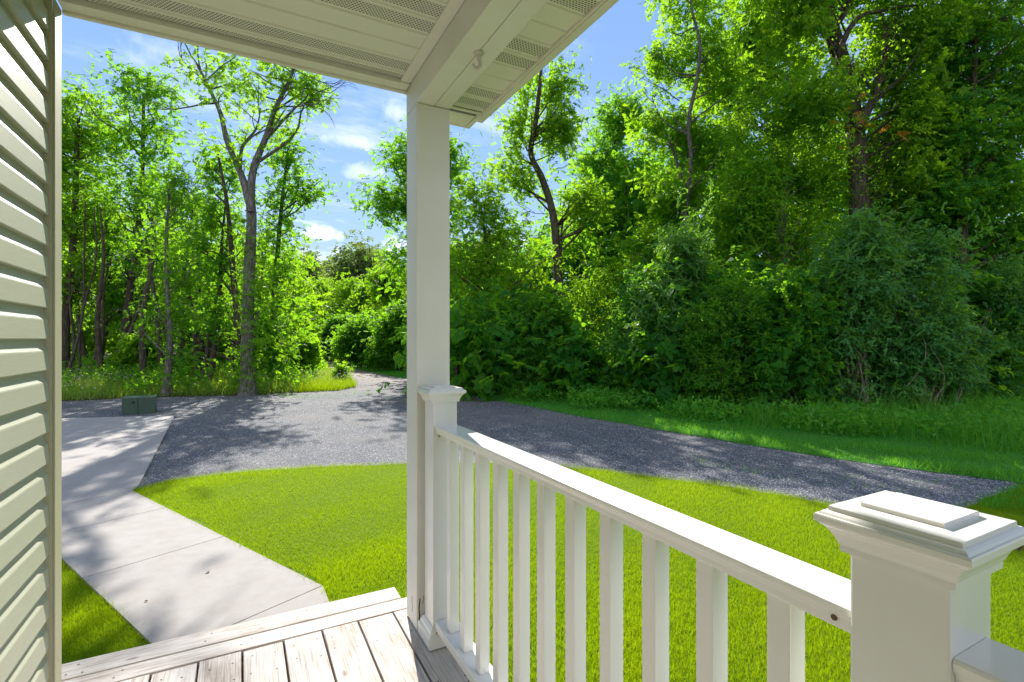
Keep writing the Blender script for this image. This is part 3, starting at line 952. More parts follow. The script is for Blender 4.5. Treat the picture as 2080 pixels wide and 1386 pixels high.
board(-0.62, 0.83, 2.338, 2.434, [(0.2, 0.03), (0.22, 0.07), (0.62, 0.04), (0.66, 0.07), (1.29, 0.02), (1.31, 0.075)])
gaps = [0.770, 0.619, 0.462, 0.309, 0.156, 0.004, -0.148, -0.300, -0.452, -0.604]
ends = [2.329, 2.326, 2.330, 2.327, 2.321, 2.329, 2.325, 2.330, 2.328]
for (xr, xl), ye in zip(zip(gaps, gaps[1:]), ends):
    Lb = ye + 4.0
    nl = []
    for yy in (2.27, 2.16, 1.78, 1.74, 1.33, 0.9):
        for fr in (0.22, 0.78):
            nl.append((yy + 4.0 + random.uniform(-0.02, 0.02), (xr - xl) * fr + random.uniform(-0.012, 0.012)))
    board(xl + 0.004, xr - 0.004, -4.0, ye, nl)
board(0.7755, 0.855, -4.0, 2.329, [])
bm = bmesh.new()
box(bm, (-0.60, -4.0, 0.02), (0.845, 2.425, Z - 0.0295))
part('deck_frame', bm, mat_paint('frame_lumber', (0.26, 0.17, 0.11), 0.85, 0.2, 0.25), deck)
bm = bmesh.new()
box(bm, (-0.60, 2.428, 0.03), (0.67, 2.545, Z - 0.03), 0.003)
part('front_riser', bm, bpy.data.materials['frame_lumber'], deck)

# ------------------------------------------------------------------ utility box
ux, uy = at(282, 842)
ub = thing('utility_box', 'low dark green metal utility cabinet on the gravel beside the concrete slab', 'utility box', (ux, uy, 0))
ub.rotation_euler.z = -math.atan2(FX, FY) + math.radians(38)
bm = bmesh.new(); box(bm, (-0.305, 0.0, 0.0), (-0.018, 0.42, 0.352), 0.008); from_bm('left_door', bm, m_box, ub)
bm = bmesh.new(); box(bm, (-0.012, 0.0, 0.0), (0.305, 0.42, 0.352), 0.008); from_bm('right_door', bm, m_box, ub)
bm = bmesh.new()
vs = box(bm, (-0.309, -0.004, 0.353), (0.309, 0.43, 0.378), 0.006)
from_bm('lid', bm, m_boxlid, ub)
bm = bmesh.new(); disc(bm, (-0.10, 0.0, 0.275), (0, -1, 0), 0.026, 0.010, 12); box(bm, (-0.107, -0.026, 0.262), (-0.093, -0.011, 0.288), 0.003)
from_bm('latch', bm, m_dark, ub)
ub.rotation_euler.z = -math.atan2(FX, FY) + math.radians(32)

# fallen leaf on the walk
def small_leaf(px, py, size, label):
    x, y = at(px, py, 0.03)
    bm = bmesh.new()
    pts = [(0, -1, 0.05), (0.45, -0.4, 0.25), (0.5, 0.2, 0.3), (0, 1, 0.12), (-0.5, 0.3, 0.22), (-0.4, -0.4, 0.3)]
    c = bm.verts.new((0, 0, 0.02 * size))
    vs = [bm.verts.new((a * size, b * size, 0.003 + c_ * size * 0.5)) for a, b, c_ in pts]
    for i in range(6): bm.faces.new((vs[i], vs[(i + 1) % 6], c))
    o = from_bm('dry_leaf', bm, m_screw)
    o.location = (x, y, 0.031); o.rotation_euler.z = random.uniform(0, 6)
    return tag(o, label, 'leaf')
small_leaf(422, 1163, 0.022, 'small curled brown leaf lying in the middle of the concrete walk')
small_leaf(297, 1222, 0.014, 'tiny dark leaf scrap on the walk near the left lawn')

# ------------------------------------------------------------------ foliage
def rhomb(n):
    """n leaves, local: base at origin, along +y, unit length; 4 verts"""
    pass

def sprig_template(kind, rng):
    """list of leaf quads (k,4,3) in a spray about 1 unit long along +y, lying in xy"""
    out = []
    def leaf(p, d, L, w, droop=0.25, roll=0.0):
        d = Vector(d).normalized(); side = d.cross(Vector((0, 0, 1))).normalized()
        side = (side * math.cos(roll) + Vector((0, 0, 1)) * math.sin(roll))
        p = Vector(p)
        tip = p + d * L - Vector((0, 0, L * droop))
        mid = p + d * L * 0.45 - Vector((0, 0, L * droop * 0.2))
        out.append([p, mid + side * w, tip, mid - side * w])
    R = lambda a, b: rng.uniform(a, b)
    if kind == 'ash':
        for t in (0.18, 0.42, 0.66, 0.86):
            for sg in (-1, 1):
                leaf((0, t, -0.05 * t), (sg * R(0.7, 1.0), R(0.5, 0.9), R(-0.2, 0.1)), R(0.30, 0.40), R(0.10, 0.13), R(0.1, 0.5), R(-0.5, 0.5))
        leaf((0, 0.95, -0.08), (R(-.2, .2), 1, -0.1), 0.40, 0.12, 0.3)
    elif kind == 'maple':
        for t in (0.1, 0.35, 0.6, 0.85):
            for sg in (-1, 1):
                leaf((0, t, 0), (sg * R(0.6, 1.1), R(0.1, 0.8), R(-0.3, 0.2)), R(0.34, 0.46), R(0.13, 0.18), R(0.2, 0.6), R(-0.6, 0.6))
    elif kind == 'willow':
        for t in np.linspace(0.05, 1.0, 7):
            sg = rng.choice((-1, 1))
            leaf((0, t, -0.25 * t * t), (sg * R(0.35, 0.8), R(0.6, 1.0), R(-0.35, 0.25)), R(0.30, 0.42), R(0.075, 0.105), R(0.1, 0.5), R(-0.8, 0.8))
    elif kind == 'bushy':
        for t in np.linspace(0.1, 1.0, 7):
            a = R(0, 6.28)
            leaf((0, t, 0), (math.cos(a), R(0.3, 0.9), math.sin(a) * 0.8), R(0.24, 0.36), R(0.075, 0.11), R(0.0, 0.4), R(-0.8, 0.8))
    return np.array([[tuple(v) for v in q] for q in out])

_r = random.Random(3)
SPR = {k: [sprig_template(k, _r) for _ in range(6)] for k in ('ash', 'maple', 'willow', 'bushy')}

def place_sprigs(kind, pos, dirs, size, up_noise=0.45, up=None):
    """pos (n,3), dirs (n,3) growth direction, size (n,) -> leaf quads (m,4,3), sprig id"""
    n = len(pos)
    d = dirs / (np.linalg.norm(dirs, axis=1, keepdims=True) + 1e-9)
    if up is None: up = np.tile(np.array([0, 0, 1.0]), (n, 1)) + RNG.normal(0, up_noise, (n, 3))
    x = np.cross(d, up); x /= np.linalg.norm(x, axis=1, keepdims=True) + 1e-9
    z = np.cross(x, d)
    which = RNG.integers(0, 6, n)
    quads, ids = [], []
    for k in range(6):
        s = np.where(which == k)[0]
        if len(s) == 0: continue
        T = SPR[kind][k]                       # (q,4,3)
        M = np.stack([x[s], d[s], z[s]], 1)     # rows = axes
        w = np.einsum('qvc,scj->sqvj', T, M) * size[s][:, None, None, None] + pos[s][:, None, None, :]
        quads.append(w.reshape(-1, 4, 3)); ids.append(np.repeat(s, len(T)))
    return np.concatenate(quads), np.concatenate(ids)

def foliage_mesh(name, quads, tint):
    n = len(quads)
    return np_mesh(name, quads.reshape(-1, 3), np.arange(n * 4), 4, attrs={'tint': np.clip(tint, 0, 1)})

def clusters_in(ells, n):
    """cluster centres in a union of ellipsoids, pushed to the outside; ells rows cx,cy,cz,rx,ry,rz,weight"""
    ells = np.asarray(ells, float)
    w = ells[:, 6] / ells[:, 6].sum()
    pick = RNG.choice(len(ells), n, p=w)
    d = RNG.normal(0, 1, (n, 3)); d /= np.linalg.norm(d, axis=1, keepdims=True)
    r = RNG.uniform(0.12, 1.0, n) ** 0.55
    lump = np.zeros(n)
    for _ in range(5):
        k_ = RNG.normal(0, 2.6, (len(ells), 3)); ph = RNG.uniform(0, 6.28, len(ells))
        lump += np.sin((d * k_[pick]).sum(1) + ph[pick])
    r = r * (1.0 + 0.16 * lump) + np.abs(RNG.normal(0, 0.10, n))
    p = ells[pick, :3] + d * r[:, None] * ells[pick, 3:6]
    return p, d, pick

def spline(pts, n=24):
    pts = np.asarray([tuple(p) for p in pts], float)
    if len(pts) < 3:
        t = np.linspace(0, 1, n)[:, None]; return pts[0] * (1 - t) + pts[-1] * t
    P = np.vstack([2 * pts[0] - pts[1], pts, 2 * pts[-1] - pts[-2]])
    out = []
    m = len(pts) - 1
    for t in np.linspace(0, m - 1e-6, n):
        i = int(t); u = t - i
        p0, p1, p2, p3 = P[i], P[i + 1], P[i + 2], P[i + 3]
        out.append(0.5 * ((2 * p1) + (-p0 + p2) * u + (2 * p0 - 5 * p1 + 4 * p2 - p3) * u * u + (-p0 + 3 * p1 - 3 * p2 + p3) * u ** 3))
    return np.array(out)

def crown_leaves(kind, ells, n_cl, per, cl_r, size, seed_dir=None):
    c, d, pick = clusters_in(ells, n_cl)
    n = n_cl * per
    ci = np.repeat(np.arange(n_cl), per)
    rad = (cl_r * RNG.uniform(0.55, 1.35, n_cl))[ci]
    g = RNG.normal(0, 1, (n, 3)) * np.array([0.52, 0.52, 0.40])
    pos = c[ci] + g * rad[:, None]
    loose = RNG.uniform(0, 1, n) < 0.30
    if loose.any():
        lp, ld, _ = clusters_in(ells, int(loose.sum()))
        pos[loose] = lp
    gn = g / (np.linalg.norm(g, axis=1, keepdims=True) + 1e-9)
    up = 0.75 * gn * np.array([1, 1, 0.7]) + 0.35 * d[ci] + np.array([0, 0, 0.7]) + RNG.normal(0, 0.33, (n, 3))
    dirs = RNG.normal(0, 1, (n, 3)) * np.array([1, 1, 0.6]) + 0.5 * gn - np.array([0, 0, 0.22])
    sz = size * RNG.uniform(0.7, 1.3, n)
    q, sid = place_sprigs(kind, pos, dirs, sz, up=up)
    # tint: per cluster + per sprig + per leaf
    tc_ = RNG.normal(0.5, 0.26, n_cl)[ci][sid] + RNG.normal(0, 0.08, n)[sid] + RNG.normal(0, 0.10, len(q))
    return q, tc_, c

def limbs_to(T, trunk, targets, r_at, sides=5, jitter=0.25, twig=0.012, lift=0.3):
    """curved limbs from the trunk polyline up to crown clusters"""
    tr = np.asarray(trunk); L = len(tr)
    for c in targets:
        # attach below the target, at a height fraction
        want = c[2] - RNG.uniform(0.35, 0.9) * max(0.5, np.linalg.norm(c[:2] - tr[:, :2].mean(0))) - 0.2
        k = int(np.argmin(np.abs(tr[:, 2] - want) + np.linalg.norm(tr[:, :2] - c[:2], axis=1) * 0.15))
        k = min(k, L - 2)
        a = tr[k]; Lg = np.linalg.norm(c - a)
        if Lg < 0.25: continue
        r0 = max(twig * 1.3, min(r_at[k] * 0.55, 0.016 * Lg + twig))
        m = (a + c) / 2 + RNG.normal(0, jitter * 0.18 * Lg, 3) - np.array([0, 0, lift * 0.12 * Lg])
        m2 = a * 0.25 + c * 0.75 + RNG.normal(0, jitter * 0.15 * Lg, 3)
        pts = spline([a, m, m2, c], 8)
        T.add(pts, np.linspace(r0, twig * 0.5, 8), sides)

def bare_twigs(T, base, d, L, r, depth, sides=4):
    """forking leafless branch"""
    base = np.asarray(base, float); d = np.asarray(d, float); d = d / np.linalg.norm(d)
    pts = [base]
    for k in range(4):
        d = d + RNG.normal(0, 0.14, 3); d /= np.linalg.norm(d)
        pts.append(pts[-1] + d * L / 4)
    T.add(pts, np.linspace(r, r * 0.45, 5), sides)
    if depth > 0:
        for k in (2, 3, 4):
            if RNG.uniform() < 0.85:
                dd = d + RNG.normal(0, 0.55, 3)
                bare_twigs(T, pts[k], dd, L * RNG.uniform(0.4, 0.62), r * 0.5, depth - 1, sides)

def tree(name, label, cat, D, path_px, r0, crown_px, leaf='ash', mat=None, bark=None, n_cl=70, per=55, cl_r=0.8, size=0.30,
         limbs=26, extra_paths=(), bare=(), depth_k=0.9, group='trees', r_top=0.25, ivy=0, dens=1.1, clear=0.0, accent=None):
    """tree measured at depth D. path_px = trunk line; crown_px rows (px, py, rx, ry, weight[, depth shift])"""
    base = atD(path_px[0][0], path_px[0][1], D); bx, by = base.x, base.y
    t = thing(name, label, cat, (bx, by, 0), group)
    org = np.array([bx, by, 0.0])
    fwd = np.array([FX, FY, 0.0]); rgt = np.array([FY, -FX, 0.0])
    # trunk
    pts = [np.array((bx, by, -0.05))]
    dz = 0.0
    for i, p in enumerate(path_px[1:]):
        dz += random.uniform(-0.25, 0.25)
        pts.append(np.array(atD(p[0], p[1], D + dz)))
    tr = spline(pts, 30)
    tt = np.linspace(0, 1, 30)
    rad = r0 * (1 - (1 - r_top) * tt) + r0 * 0.55 * np.exp(-tt * 26)
    T = Tubes()
    T.add(tr - org, rad, 12, 0.035)
    alltr, allr = tr, rad
    for ep, er in extra_paths:
        q = [np.array(atD(p[0], p[1], D + (p[2] if len(p) > 2 else 0))) for p in ep]
        e = spline(q, 18); rr = np.linspace(er, er * 0.25, 18); rr[0] *= 0.55; rr[1] *= 0.85
        T.add(e - org, rr, 9, 0.03)
        alltr = np.vstack([alltr, e]); allr = np.concatenate([allr, rr])
    ells = []
    for c in crown_px:
        p = np.array(atD(c[0], c[1], D + (c[5] if len(c) > 5 else 0.0)))
        rx = c[2] * D / F; rz = c[3] * D / F
        ells.append((p[0], p[1], p[2], rx, rx * depth_k if rx < 4 else 3.6, rz, c[4]))
    q, tint, cc = crown_leaves(leaf, ells, int(n_cl * 3.4), max(5, int(per * dens / 3.2)), cl_r * 0.58, size * 0.74)
    keep = q[:, :, 2].min(1) > 0.05
    q, tint = q[keep], tint[keep]
    if clear:
        # the trunk stays open to view: leaves standing right in front of it are thinned out
        cen = q.mean(1); pl = cen[:, 0] * FY - cen[:, 1] * FX; dp = cen[:, 0] * FX + cen[:, 1] * FY
        hit = np.zeros(len(q), bool)
        for a0 in range(0, len(alltr), 6):
            seg, sr = alltr[a0:a0 + 7], allr[a0:a0 + 7]
            for b_, r_ in zip(seg, sr):
                tp = b_[0] * FY - b_[1] * FX; td = b_[0] * FX + b_[1] * FY
                hit |= (np.abs(pl - tp) < r_ * 1.2 + clear) & (np.abs(cen[:, 2] - b_[2]) < 0.30) & (dp < td + 0.1)
        ok = ~hit | (RNG.uniform(0, 1, len(q)) < 0.05)
        q, tint = q[ok], tint[ok]
    if ivy:
        k = RNG.integers(0, 22, ivy)
        pos = tr[k] + RNG.normal(0, 1, (ivy, 3)) * (rad[k][:, None] * 0.9 + 0.10)
        q2, s2 = place_sprigs('bushy', pos, RNG.normal(0, 1, (ivy, 3)), np.full(ivy, size * 0.9))
        q = np.concatenate([q, q2]); tint = np.concatenate([tint, RNG.uniform(0.1, 0.6, len(q2))])
    sel = RNG.choice(len(cc), min(limbs, len(cc)), replace=False)
    limbs_to(T, alltr, cc[sel], allr)
    # shift limbs into local coordinates (limbs_to worked in world space)
    for i in range(len(T.v)):
        if i >= 1 + len(extra_paths): T.v[i] = T.v[i] - org
    nb = len(T.v)
    for b in bare:
        px, py, dx, dy, L, r = b
        bare_twigs(T, np.array(atD(px, py, D)) - org, rgt * dx - np.array([0, 0, dy]) + fwd * random.uniform(-.3, .3), L, r, 3)
    link('trunk', T.mesh('trunk'), t, bark or B_BROWN)
    link('crown', foliage_mesh('crown', q - org, tint), t, mat or L_MID)
    if accent:
        p = np.array(atD(accent[0], accent[1], D + accent[2]))
        n_ = 12
        pos = p + RNG.normal(0, 1, (n_, 3)) * np.array([0.35, 0.35, 0.28])
        q3, s3 = place_sprigs('ash', pos, RNG.normal(0, 1, (n_, 3)), np.full(n_, 0.22))
        a_ = link('orange_leaves', foliage_mesh('orange_leaves', q3 - org, RNG.uniform(0, 1, len(q3))), t, L_ORANGE)
        a_['label'] = 'small spray of orange leaves in the green crown'
    return t

def shrub(label, px, py, top, halfw, leaf, mat, n_cl=26, per=40, cl_r=0.42, size=0.24, stems=9, bark=None, name='shrub', bottom=None, group='shrubs along the edge of the wood', D=None):
    x, y = at(px, py) if D is None else plan((px - 1040) / F * D, D)
    D = FX * x + FY * y
    t = thing(name, label, 'shrub', (x, y, 0), group)
    H = CAMZ + (HOR - top) / F * D
    R = halfw / F * D
    extra = []
    for k in range(7):
        a_ = random.uniform(-1, 1); hh = random.uniform(0.25, 0.95) * H
        w_ = random.uniform(0.18, 0.34)
        ox = R * a_ * (1.05 - 0.5 * hh / H); oy = random.uniform(-0.5, 0.2) * R
        extra.append((x + FY * ox + FX * oy, y - FX * ox + FY * oy, hh, R * w_, R * w_, max(0.12, H * w_ * 0.45), 0.7))
    ells = extra + [(x, y, H * 0.62, R * 0.72, R * 0.62, H * 0.36, 2.0), (x - R * 0.35, y + 0.1, H * 0.36, R * 0.65, R * 0.55, H * 0.30, 1.5), (x + R * 0.4, y, H * 0.40, R * 0.6, R * 0.55, H * 0.34, 1.5),
            (x, y - 0.1, H * 0.86, R * 0.34, R * 0.34, H * 0.13, 0.6)]
    q, tint, cc = crown_leaves(leaf, ells, int(n_cl * 1.5), int(per * 0.8), cl_r * 0.66, size * 0.85)
    org = np.array([x, y, 0.0])
    T = Tubes()
    ns = 34 if H > 1.2 else 5
    sp, sdv, _ = clusters_in(ells, ns)
    dv_ = sdv * np.array([0.5, 0.5, 0.3]) + np.array([0, 0, 0.75]) + RNG.normal(0, 0.25, (ns, 3))
    dv_ /= np.linalg.norm(dv_, axis=1, keepdims=True)
    Ls = RNG.uniform(0.10, 0.24, ns) * min(H, 4.0)
    m_ = 9
    tpos = np.linspace(0.1, 1.0, m_)
    bend = RNG.normal(0, 0.18, (ns, 3))
    P_ = sp[:, None, :] + dv_[:, None, :] * (Ls[:, None] * tpos[None])[..., None] + bend[:, None, :] * (Ls[:, None] * tpos[None] ** 2)[..., None]
    D_ = np.repeat(dv_[:, None, :], m_, 1) * 0.8 + RNG.normal(0, 0.4, (ns, m_, 3))
    q4, s4 = place_sprigs(leaf, P_.reshape(-1, 3), D_.reshape(-1, 3), np.full(ns * m_, size * 0.62))
    q = np.concatenate([q, q4]); tint = np.concatenate([tint, np.repeat(RNG.normal(0.6, 0.2, ns), m_)[s4]])
    for k in range(ns):
        T.add(np.vstack([sp[k] - dv_[k] * 0.2, P_[k, ::2]]) - org, np.linspace(0.007, 0.002, 1 + len(P_[k, ::2])), 4)
    keep = q[:, :, 2].min(1) > 0.03
    for k in range(stems):
        c = cc[RNG.integers(0, len(cc))]
        a = np.array([x + RNG.normal(0, 0.12 * R), y + RNG.normal(0, 0.12 * R), -0.03])
        m = a * 0.55 + c * 0.45 + np.array([RNG.normal(0, 0.12), RNG.normal(0, 0.12), 0.25])
        T.add(spline([a, m, c], 9) - org, np.linspace(0.022 + 0.006 * H * 0.6, 0.006, 9), 6)
    if leaf == 'willow':       # bare wands showing on the outside of the bush
        for k in range(3):
            ox = random.uniform(-0.9, 0.9) * R; hh = H * random.uniform(0.3, 0.6); oy = -random.uniform(0.45, 0.75) * R
            e_ = np.array([x + FY * ox + FX * oy, y - FX * ox + FY * oy, hh])
            a = np.array([x + FY * ox * 0.3 + FX * oy * 0.5, y - FX * ox * 0.3 + FY * oy * 0.5, -0.03])
            m = (a + e_) / 2 + np.array([RNG.normal(0, 0.2), RNG.normal(0, 0.2), 0.15])
            T.add(spline([a, m, e_], 9) - org, np.linspace(0.014, 0.004, 9), 6)
    link('stems', T.mesh('stems'), t, bark or B_BROWN)
    link('foliage', foliage_mesh('foliage', q[keep] - org, tint[keep]), t, mat)
    return t

# ---- left wood, trees one can tell apart -------------------------------------
tree('tree', 'tall grey forked tree with half bare crown at the gravel edge', 'tree', 15.2,
     [(503, 806), (503, 700), (506, 560), (511, 450), (506, 385)], 0.20,
     [(540, 190, 70, 55, 1.6), (610, 170, 45, 45, 1.2), (470, 190, 45, 60, 0.9), (575, 250, 40, 30, 0.7), (505, 300, 40, 50, 0.8), (430, 270, 30, 50, 0.5), (520, 130, 70, 30, 0.9), (400, 150, 40, 40, 0.5), (635, 195, 38, 28, 0.9), (600, 140, 50, 30, 0.8), (440, 130, 40, 35, 0.6), (530, 620, 50, 110, 1.6), (545, 700, 50, 60, 1.0)],
     'ash', L_BRIGHT, B_GREY, 66, 24, 0.55, 0.27, 34,
     r_top=0.62, extra_paths=[([(509, 430), (500, 385), (486, 345), (462, 290), (448, 230), (425, 180), (400, 130)], 0.125), ([(510, 430), (510, 390), (516, 340), (540, 280), (560, 220), (590, 160), (598, 130)], 0.135),
                  ([(488, 350), (492, 300), (520, 262), (530, 220)], 0.06)],
     bare=[(425, 180, -0.6, -0.6, 1.6, 0.035), (440, 210, -1.0, -0.15, 1.5, 0.03), (400, 130, -0.5, -0.8, 1.1, 0.025), (410, 150, 0.1, -1, 1.1, 0.025), (580, 180, 1.0, 0.1, 1.5, 0.03), (595, 140, 0.9, 0.35, 1.4, 0.025), (570, 215, 1.0, 0.0, 1.5, 0.03)],
     ivy=380)
tree('tree', 'slim tree with a crooked pale trunk close behind the green utility box', 'tree', 15.0,
     [(338, 809), (343, 740), (345, 680), (340, 590), (338, 480), (343, 400), (333, 350)], 0.115,
     [(338, 365, 50, 45, 1.3), (350, 400, 60, 60, 1.1), (330, 480, 60, 55, 1.0), (360, 560, 60, 60, 1.1), (350, 650, 55, 60, 1.0), (375, 740, 40, 50, 0.6)],
     'ash', L_MID, B_GREY, 52, 26, 0.6, 0.26, 24, ivy=120, clear=0.06, r_top=0.12)
tree('tree', 'tall airy ash tree with feathery crown at the left of the wood', 'tree', 20.5,
     [(236, 775), (252, 690), (268, 560), (285, 420), (290, 300), (292, 190)], 0.19,
     [(290, 190, 70, 45, 1.4), (285, 280, 75, 50, 1.2), (250, 380, 60, 60, 0.8), (310, 400, 60, 70, 1.0), (300, 520, 60, 60, 0.9)],
     'ash', L_MID, B_BROWN, 95, 28, 0.8, 0.36, 36, clear=0.10)
tree('tree', 'dense yellow-green tree right beside the corner trim of the house', 'tree', 21.0,
     [(128, 775), (135, 640), (150, 480), (155, 330), (160, 240)], 0.2,
     [(150, 250, 70, 60, 1.2), (130, 340, 90, 70, 1.5), (160, 440, 70, 60, 1.1), (130, 560, 90, 60, 1.2), (60, 300, 90, 100, 1.0)],
     'maple', L_BRIGHT, B_BROWN, 120, 34, 0.85, 0.34, 30)
tree('tree', 'dark slender tree directly behind the forked grey tree', 'tree', 18.0,
     [(490, 770), (484, 680), (474, 560), (462, 420), (440, 300)], 0.15,
     [(440, 340, 45, 60, 0.8), (450, 440, 50, 60, 1.0), (430, 540, 55, 60, 1.0), (440, 640, 60, 50, 0.9)],
     'ash', L_MID, B_BROWN, 60, 32, 0.75, 0.32, 24, clear=0.10)
tree('tree', 'leafy tree with wide side branches between the forked tree and the lane', 'tree', 19.0,
     [(556, 765), (556, 660), (562, 540), (572, 420), (586, 300)], 0.15,
     [(590, 310, 45, 45, 0.9), (610, 385, 55, 28, 1.0), (565, 430, 45, 55, 1.0), (570, 530, 48, 55, 1.0), (565, 630, 55, 50, 1.0), (560, 700, 60, 40, 0.6)],
     'ash', L_MID, B_BROWN, 66, 30, 0.7, 0.30, 28)
tree('tree', 'leaning dark trunked tree in the shade left of the crooked pale trunk', 'tree', 22.5,
     [(190, 762), (205, 700), (225, 600), (215, 480), (225, 400)], 0.2,
     [(215, 470, 60, 60, 1.0), (200, 560, 70, 60, 1.0), (245, 620, 60, 50, 1.0)],
     'maple', L_MID, B_BROWN, 60, 28, 0.85, 0.36, 22, clear=0.12)
tree('tree', 'straight grey trunk in the wood between the pale and the forked tree', 'tree', 23.0,
     [(405, 765), (410, 660), (408, 560), (400, 460), (395, 400)], 0.16,
     [(395, 440, 60, 60, 1.0), (410, 540, 60, 60, 1.0), (390, 640, 60, 50, 0.9)],
     'maple', L_BRIGHT, B_BROWN, 60, 28, 0.85, 0.36, 22, clear=0.12)

# ---- right wood ---------------------------------------------------------------
tree('tree', 'broad airy tree rising behind the porch post', 'tree', 26.0,
     [(862, 735), (864, 640), (868, 500), (866, 380), (862, 290)], 0.2,
     [(850, 320, 80, 50, 1.2), (800, 410, 65, 45, 1.1), (900, 330, 50, 55, 0.9), (890, 440, 70, 60, 1.2), (850, 540, 80, 60, 1.1), (910, 560, 60, 70, 1.0)],
     'ash', L_MID, B_BROWN, 120, 42, 0.95, 0.42, 40)
tree('tree', 'tall tree with a snaking bare trunk right of the porch eave', 'tree', 18.0,
     [(1136, 770), (1136, 640), (1132, 540), (1124, 440), (1102, 365), (1078, 312), (1088, 250), (1096, 180), (1100, 130)], 0.18,
     [(1110, 180, 55, 60, 1.2), (1070, 260, 55, 50, 1.0), (1130, 270, 50, 50, 0.9), (1060, 350, 60, 50, 0.9), (1180, 420, 50, 60, 0.9)],
     'ash', L_BRIGHT, B_BROWN, 78, 42, 0.72, 0.32, 34, r_top=0.3, clear=0.22)
tree('tree', 'bushy mid-height tree filling the gap left of the snaking trunk', 'tree', 17.0,
     [(985, 770), (985, 640), (990, 520), (978, 430)], 0.14,
     [(975, 400, 50, 45, 0.8), (1010, 470, 70, 55, 1.1), (950, 540, 70, 50, 0.9), (1050, 560, 80, 60, 1.1)],
     'ash', L_BRIGHT, B_BROWN, 80, 26, 0.8, 0.30, 26)
tree('tree', 'round green tree between the snaking trunk and the tall forked crown', 'tree', 21.5,
     [(1230, 800), (1228, 640), (1240, 480), (1245, 330), (1262, 210)], 0.16,
     [(1260, 240, 50, 50, 0.9), (1220, 330, 60, 55, 1.0), (1270, 400, 70, 70, 1.2), (1220, 480, 70, 70, 1.2), (1270, 570, 80, 60, 1.1)],
     'ash', L_MID, B_BROWN, 120, 46, 0.8, 0.33, 30)
tree('tree', 'tall light tree with a thin upright forked stem against the sky', 'tree', 16.0,
     [(1380, 822), (1388, 640), (1386, 520), (1396, 400), (1404, 320), (1398, 250), (1414, 170), (1422, 90), (1404, 10), (1412, -80)], 0.105,
     [(1400, 40, 75, 75, 1.2), (1350, 130, 55, 45, 0.7), (1460, 150, 60, 60, 1.0), (1400, -90, 70, 60, 1.0), (1350, 260, 65, 45, 0.9), (1430, 300, 70, 60, 1.0), (1380, 400, 75, 60, 1.1), (1340, 500, 70, 60, 1.0)],
     'ash', L_BRIGHT, B_GREY, 135, 44, 0.66, 0.30, 46, clear=0.04,
     extra_paths=[([(1394, 420), (1372, 320), (1348, 260), (1325, 200)], 0.06)], bare=[(1380, 205, -1.0, -0.2, 1.2, 0.022), (1425, 190, 0.9, -0.3, 1.2, 0.022)])
tree('tree', 'weeping fine leaved willow tree with a pale thin stem in the wood', 'tree', 13.6,
     [(1585, 835), (1584, 700), (1586, 560), (1596, 400), (1606, 250), (1600, 150)], 0.085,
     [(1590, 230, 80, 70, 1.1), (1560, 360, 90, 70, 1.3), (1640, 350, 70, 70, 1.0), (1580, 480, 100, 70, 1.3), (1520, 430, 60, 60, 0.9)],
     'willow', L_BRIGHT, B_PALE, 140, 44, 0.55, 0.32, 44, clear=0.08)
tree('tree', 'huge old tree with a thick dark trunk leaning left at the top', 'tree', 13.0,
     [(1752, 838), (1750, 640), (1748, 480), (1745, 370), (1735, 250), (1712, 140), (1688, 60), (1655, -20), (1640, -120)], 0.27,
     [(1790, 130, 100, 80, 1.2), (1850, 40, 110, 90, 1.3), (1680, 210, 70, 60, 0.6), (1640, 20, 90, 80, 1.2), (1740, -60, 140, 80, 1.4), (1830, 240, 90, 80, 1.2), (1800, 360, 100, 70, 1.1), (1600, -120, 130, 70, 0.9)],
     'maple', L_BRIGHT, B_BROWN, 210, 50, 0.72, 0.28, 60, r_top=0.62,
     extra_paths=[([(1738, 262), (1770, 210), (1790, 150), (1800, 60)], 0.13), ([(1700, 110), (1740, 40), (1800, 20), (1870, 10)], 0.08), ([(1690, 60), (1720, 20), (1735, -60)], 0.08)], ivy=200, clear=0.35, accent=(1775, 250, -1.2))
tree('tree', 'dark broad maple filling the upper right corner', 'tree', 13.0,
     [(1975, 850), (1968, 700), (1955, 540), (1960, 380), (1975, 220), (1985, 60)], 0.16,
     [(1990, 90, 110, 100, 1.3), (2060, 220, 110, 90, 1.2), (1930, 260, 90, 80, 1.1), (2000, 370, 110, 80, 1.2), (1900, 410, 80, 70, 1.0), (2060, 480, 100, 80, 1.1), (2040, -60, 130, 90, 1.1), (2150, 100, 110, 120, 1.0)],
     'maple', L_MID, B_BROWN, 200, 46, 0.62, 0.26, 60)
tree('tree', 'sunlit yellow-green tree behind the willow at the top of the picture', 'tree', 20.0,
     [(1530, 800), (1530, 600), (1515, 420), (1500, 250), (1495, 100)], 0.2,
     [(1540, 60, 70, 70, 1.1), (1500, 170, 70, 60, 1.0), (1600, 130, 80, 70, 1.0), (1560, -40, 90, 60, 0.9), (1470, 300, 70, 60, 0.9), (1640, 260, 70, 70, 0.8)],
     'maple', L_BRIGHT, B_BROWN, 130, 46, 0.85, 0.34, 34)
tree('tree', 'slim tree with several upright brown stems right of the leaning trunk', 'tree', 14.5,
     [(1880, 840), (1872, 700), (1868, 560), (1890, 420), (1915, 300), (1930, 180)], 0.10,
     [(1870, 300, 80, 70, 1.0), (1880, 420, 90, 70, 1.1), (1840, 520, 80, 60, 1.0), (1940, 540, 80, 70, 1.0), (1920, 180, 80, 70, 0.9)],
     'maple', L_MID, B_BROWN, 110, 44, 0.62, 0.27, 34,
     extra_paths=[([(1872, 640), (1850, 480), (1852, 360), (1870, 260)], 0.05), ([(1874, 660), (1905, 520), (1950, 400), (1985, 320)], 0.05)])

